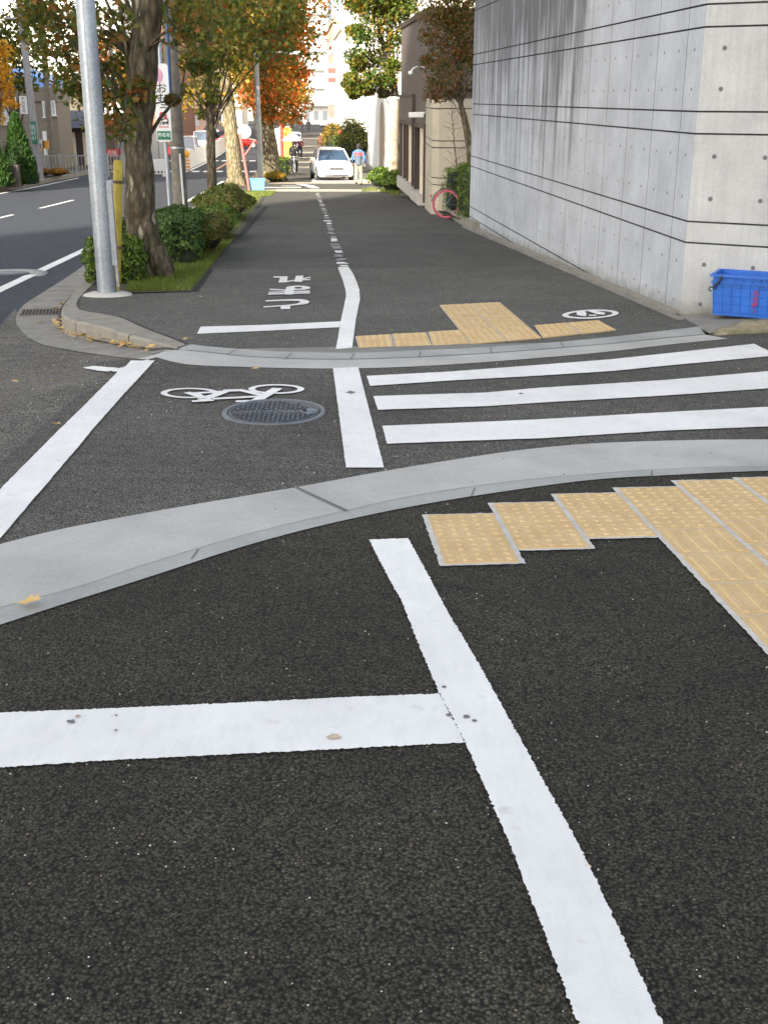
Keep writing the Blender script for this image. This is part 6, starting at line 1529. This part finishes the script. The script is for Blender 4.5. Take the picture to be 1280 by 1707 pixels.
t = thing('utility_pole', 'thick sunlit pole wrapped in climbing plants beside the brown shop', 'utility pole', Vector((q.x+.05, 44.5, g(44.5)))); zt_ = zat(652, 166, 44.5)-g(44.5)
MB().tube([(0, 0, 0), (.02, 0, zt_)], [.20, .19], 16).build('pole', M('warm_pole', (.42, .33, .24), .85, var=.3, scale=4), t); MB().lathe([(.20, 0), (.23, .02), (.22, .08), (0, .1)], (.02, 0, zt_), 16).build('cap', WB, t)
rg_ = np.random.RandomState(9); v, m_ = leaves([[.3, .1, .3], [-.1, -.2, .25], [.35, .2, .9], [.4, .2, 1.6], [.38, .2, 2.3], [.1, -.1, .5]], [.45, .4, .35, .3, .25, .3], 1500, .12, rg_); leafmesh('climbing_plant', v, m_, L_bright, t)
for i, (a, b_, d, r_, lab, mt) in enumerate(((655, 318, 43.3, (.55, .5, .38), 'weedy green plants at the corner of the brown shop', L_bright), (636, 306, 46.6, (.6, .6, .42), 'leafy plants between the thick pole and the white house', L_bright), (590, 262, 76, (1.1, 1.0, 1.5), 'tall dark bush behind the walking person', L_green), (573, 266, 78, (.7, .8, 1.0), 'round bush behind the white sedan', L_hedge), (556, 240, 88, (.8, .8, 1.4), 'yellow green bush in front of the white block', L_gold), (458, 300, 54, (.5, .5, .25), 'low grassy clump at the foot of the stout tree', L_gold))):
    q = Vector((at(a, b_, d).x, d, g(d))); shrub('shrub', lab, q, r_, 1500, .14 if d > 60 else .1, mt, 70+i)
# wide green and orange tree over the street on the right
bt = Vector((at(664, 300, 47.5).x, 47.5, g(47.5)))
ex = [loc(a, b_, 47.5+rng.uniform(-1.3, .6), bt)+(r,) for a, b_, r in ((650, 30, .7), (620, 40, .7), (600, 60, .5), (595, 95, .45), (640, 80, .7), (665, 60, .6), (625, 100, .5), (585, 130, .30), (600, 145, .35), (620, 130, .42), (645, 135, .4), (655, 110, .4), (585, 150, .2), (640, 155, .25), (610, 15, .6), (590, 50, .3), (600, 110, .4), (612, 150, .3), (590, 158, .22), (578, 140, .2), (680, 20, .6))]
tree('roadside_tree', 'spreading green tree hanging over the white house on the right', bt, [(0, 0, -.1), (-.05, 0, 2), (-.1, 0, 3.4), loc(650, 110, 47.5, bt), loc(632, 50, 47.5, bt), loc(625, -20, 47.5, bt)], [.2, .17, .15, .12, .08, .04], (loc(630, -10, 47.5, bt)[0], 0, loc(630, -25, 47.5, bt)[2]), (1.6, 1.5, 1.4), 17000, .15, leafmat('mixed_autumn_leaves', [(0, (.03, .065, .012)), (.4, (.06, .11, .015)), (.65, (.15, .16, .02)), (1, (.45, .18, .03))]), 30, .6, 15, 4, 10, extra=ex)
# overhead wires
for i, (a, b_, c_) in enumerate((((-9.5, 56, 8.6), (-12, 140, 9.0), 'upper wire over the left pavement'), ((-9.9, 56, 7.9), (-12.3, 140, 8.2), 'lower wire over the left pavement'))):
    p0_, p1_ = Vector((a[0]-6, a[1], a[2])), Vector((b_[0]-8, b_[1], b_[2]))
    MBt = MB().tube([p0_.lerp(p1_, k/10)-Vector((0, 0, 1.2*(1-(2*k/10-1)**2))) for k in range(11)], .02, 5).build('overhead_wire', WIRE); tag(MBt, c_, 'wire')

# grit on the asphalt, small stains on the paint, leaves on the grass
rg = np.random.RandomState(21); mb = MB(); rr = random.Random(21); mb.mats = [M('grit_pale', (.55, .53, .48), .9), M('grit_brown', (.28, .2, .12), .9)]
for k in range(520):
    if k < 300: a, b = rr.uniform(-20, 1290), 900+800*rr.random()**1.2
    elif k < 400: a, b = rr.uniform(40, 300), rr.uniform(560, 700)
    else: a, b = rr.uniform(300, 1250), rr.uniform(470, 860)
    p = P(a, b) if b > 590 or a < 200 else P(a, b, zf); r = rr.uniform(.0012, .0032)*(1 if b > 900 else 1.8); mb.cur = rr.choice((0, 0, 1))
    mb.blob((p.x, p.y, p.z+.012+r*.4), (r, r*rr.uniform(.6, 1), r*.7), 5, 3)
tag(mb.build('grit'), kind='stuff')
STA = M('rust_stain', (.45, .36, .24), .8, var=.3, scale=40); STD = M('dark_smudge', (.16, .15, .14), .8)
for i, (a, b, w_, h_, m_) in enumerate(((556, 1237, 13, 5, STA), (120, 1211, 8, 4, STD), (131, 1202, 5, 3, STA), (195, 1201, 3, 2, STD), (195, 1226, 3, 2, STD), (777, 1203, 7, 3, STD), (790, 1210, 5, 3, STD), (740, 1153, 6, 3, STD), (748, 1200, 6, 3, STD), (585, 658, 9, 3, STD), (660, 766, 6, 2, STD), (868, 660, 5, 1.5, STD))):
    rr = random.Random(i); pts = []
    for k in range(12):
        t_ = k*math.pi/6; q = rr.uniform(.55, 1.1); pts.append((a+w_*q*math.cos(t_), b+h_*q*math.sin(t_)))
    sheet('paint_stain', px(pts), m_, .0178)
o = fallen(P(979, 1452)+Vector((0, 0, .014)), .018, 3); tag(o, 'tiny red brown leaf scrap on the right edge of the long white line', 'leaf')
for k in range(18):
    u, v = -1.4-lf.random()*.75, 15.3+lf.random()**1.6*14
    q = S(u, v); q.z += .045; tag(fallen(q, lf.uniform(.05, .08), 4), 'tan fallen leaf lying on the grass of the planting strip', 'leaf', 'fallen leaves on the grass strip')
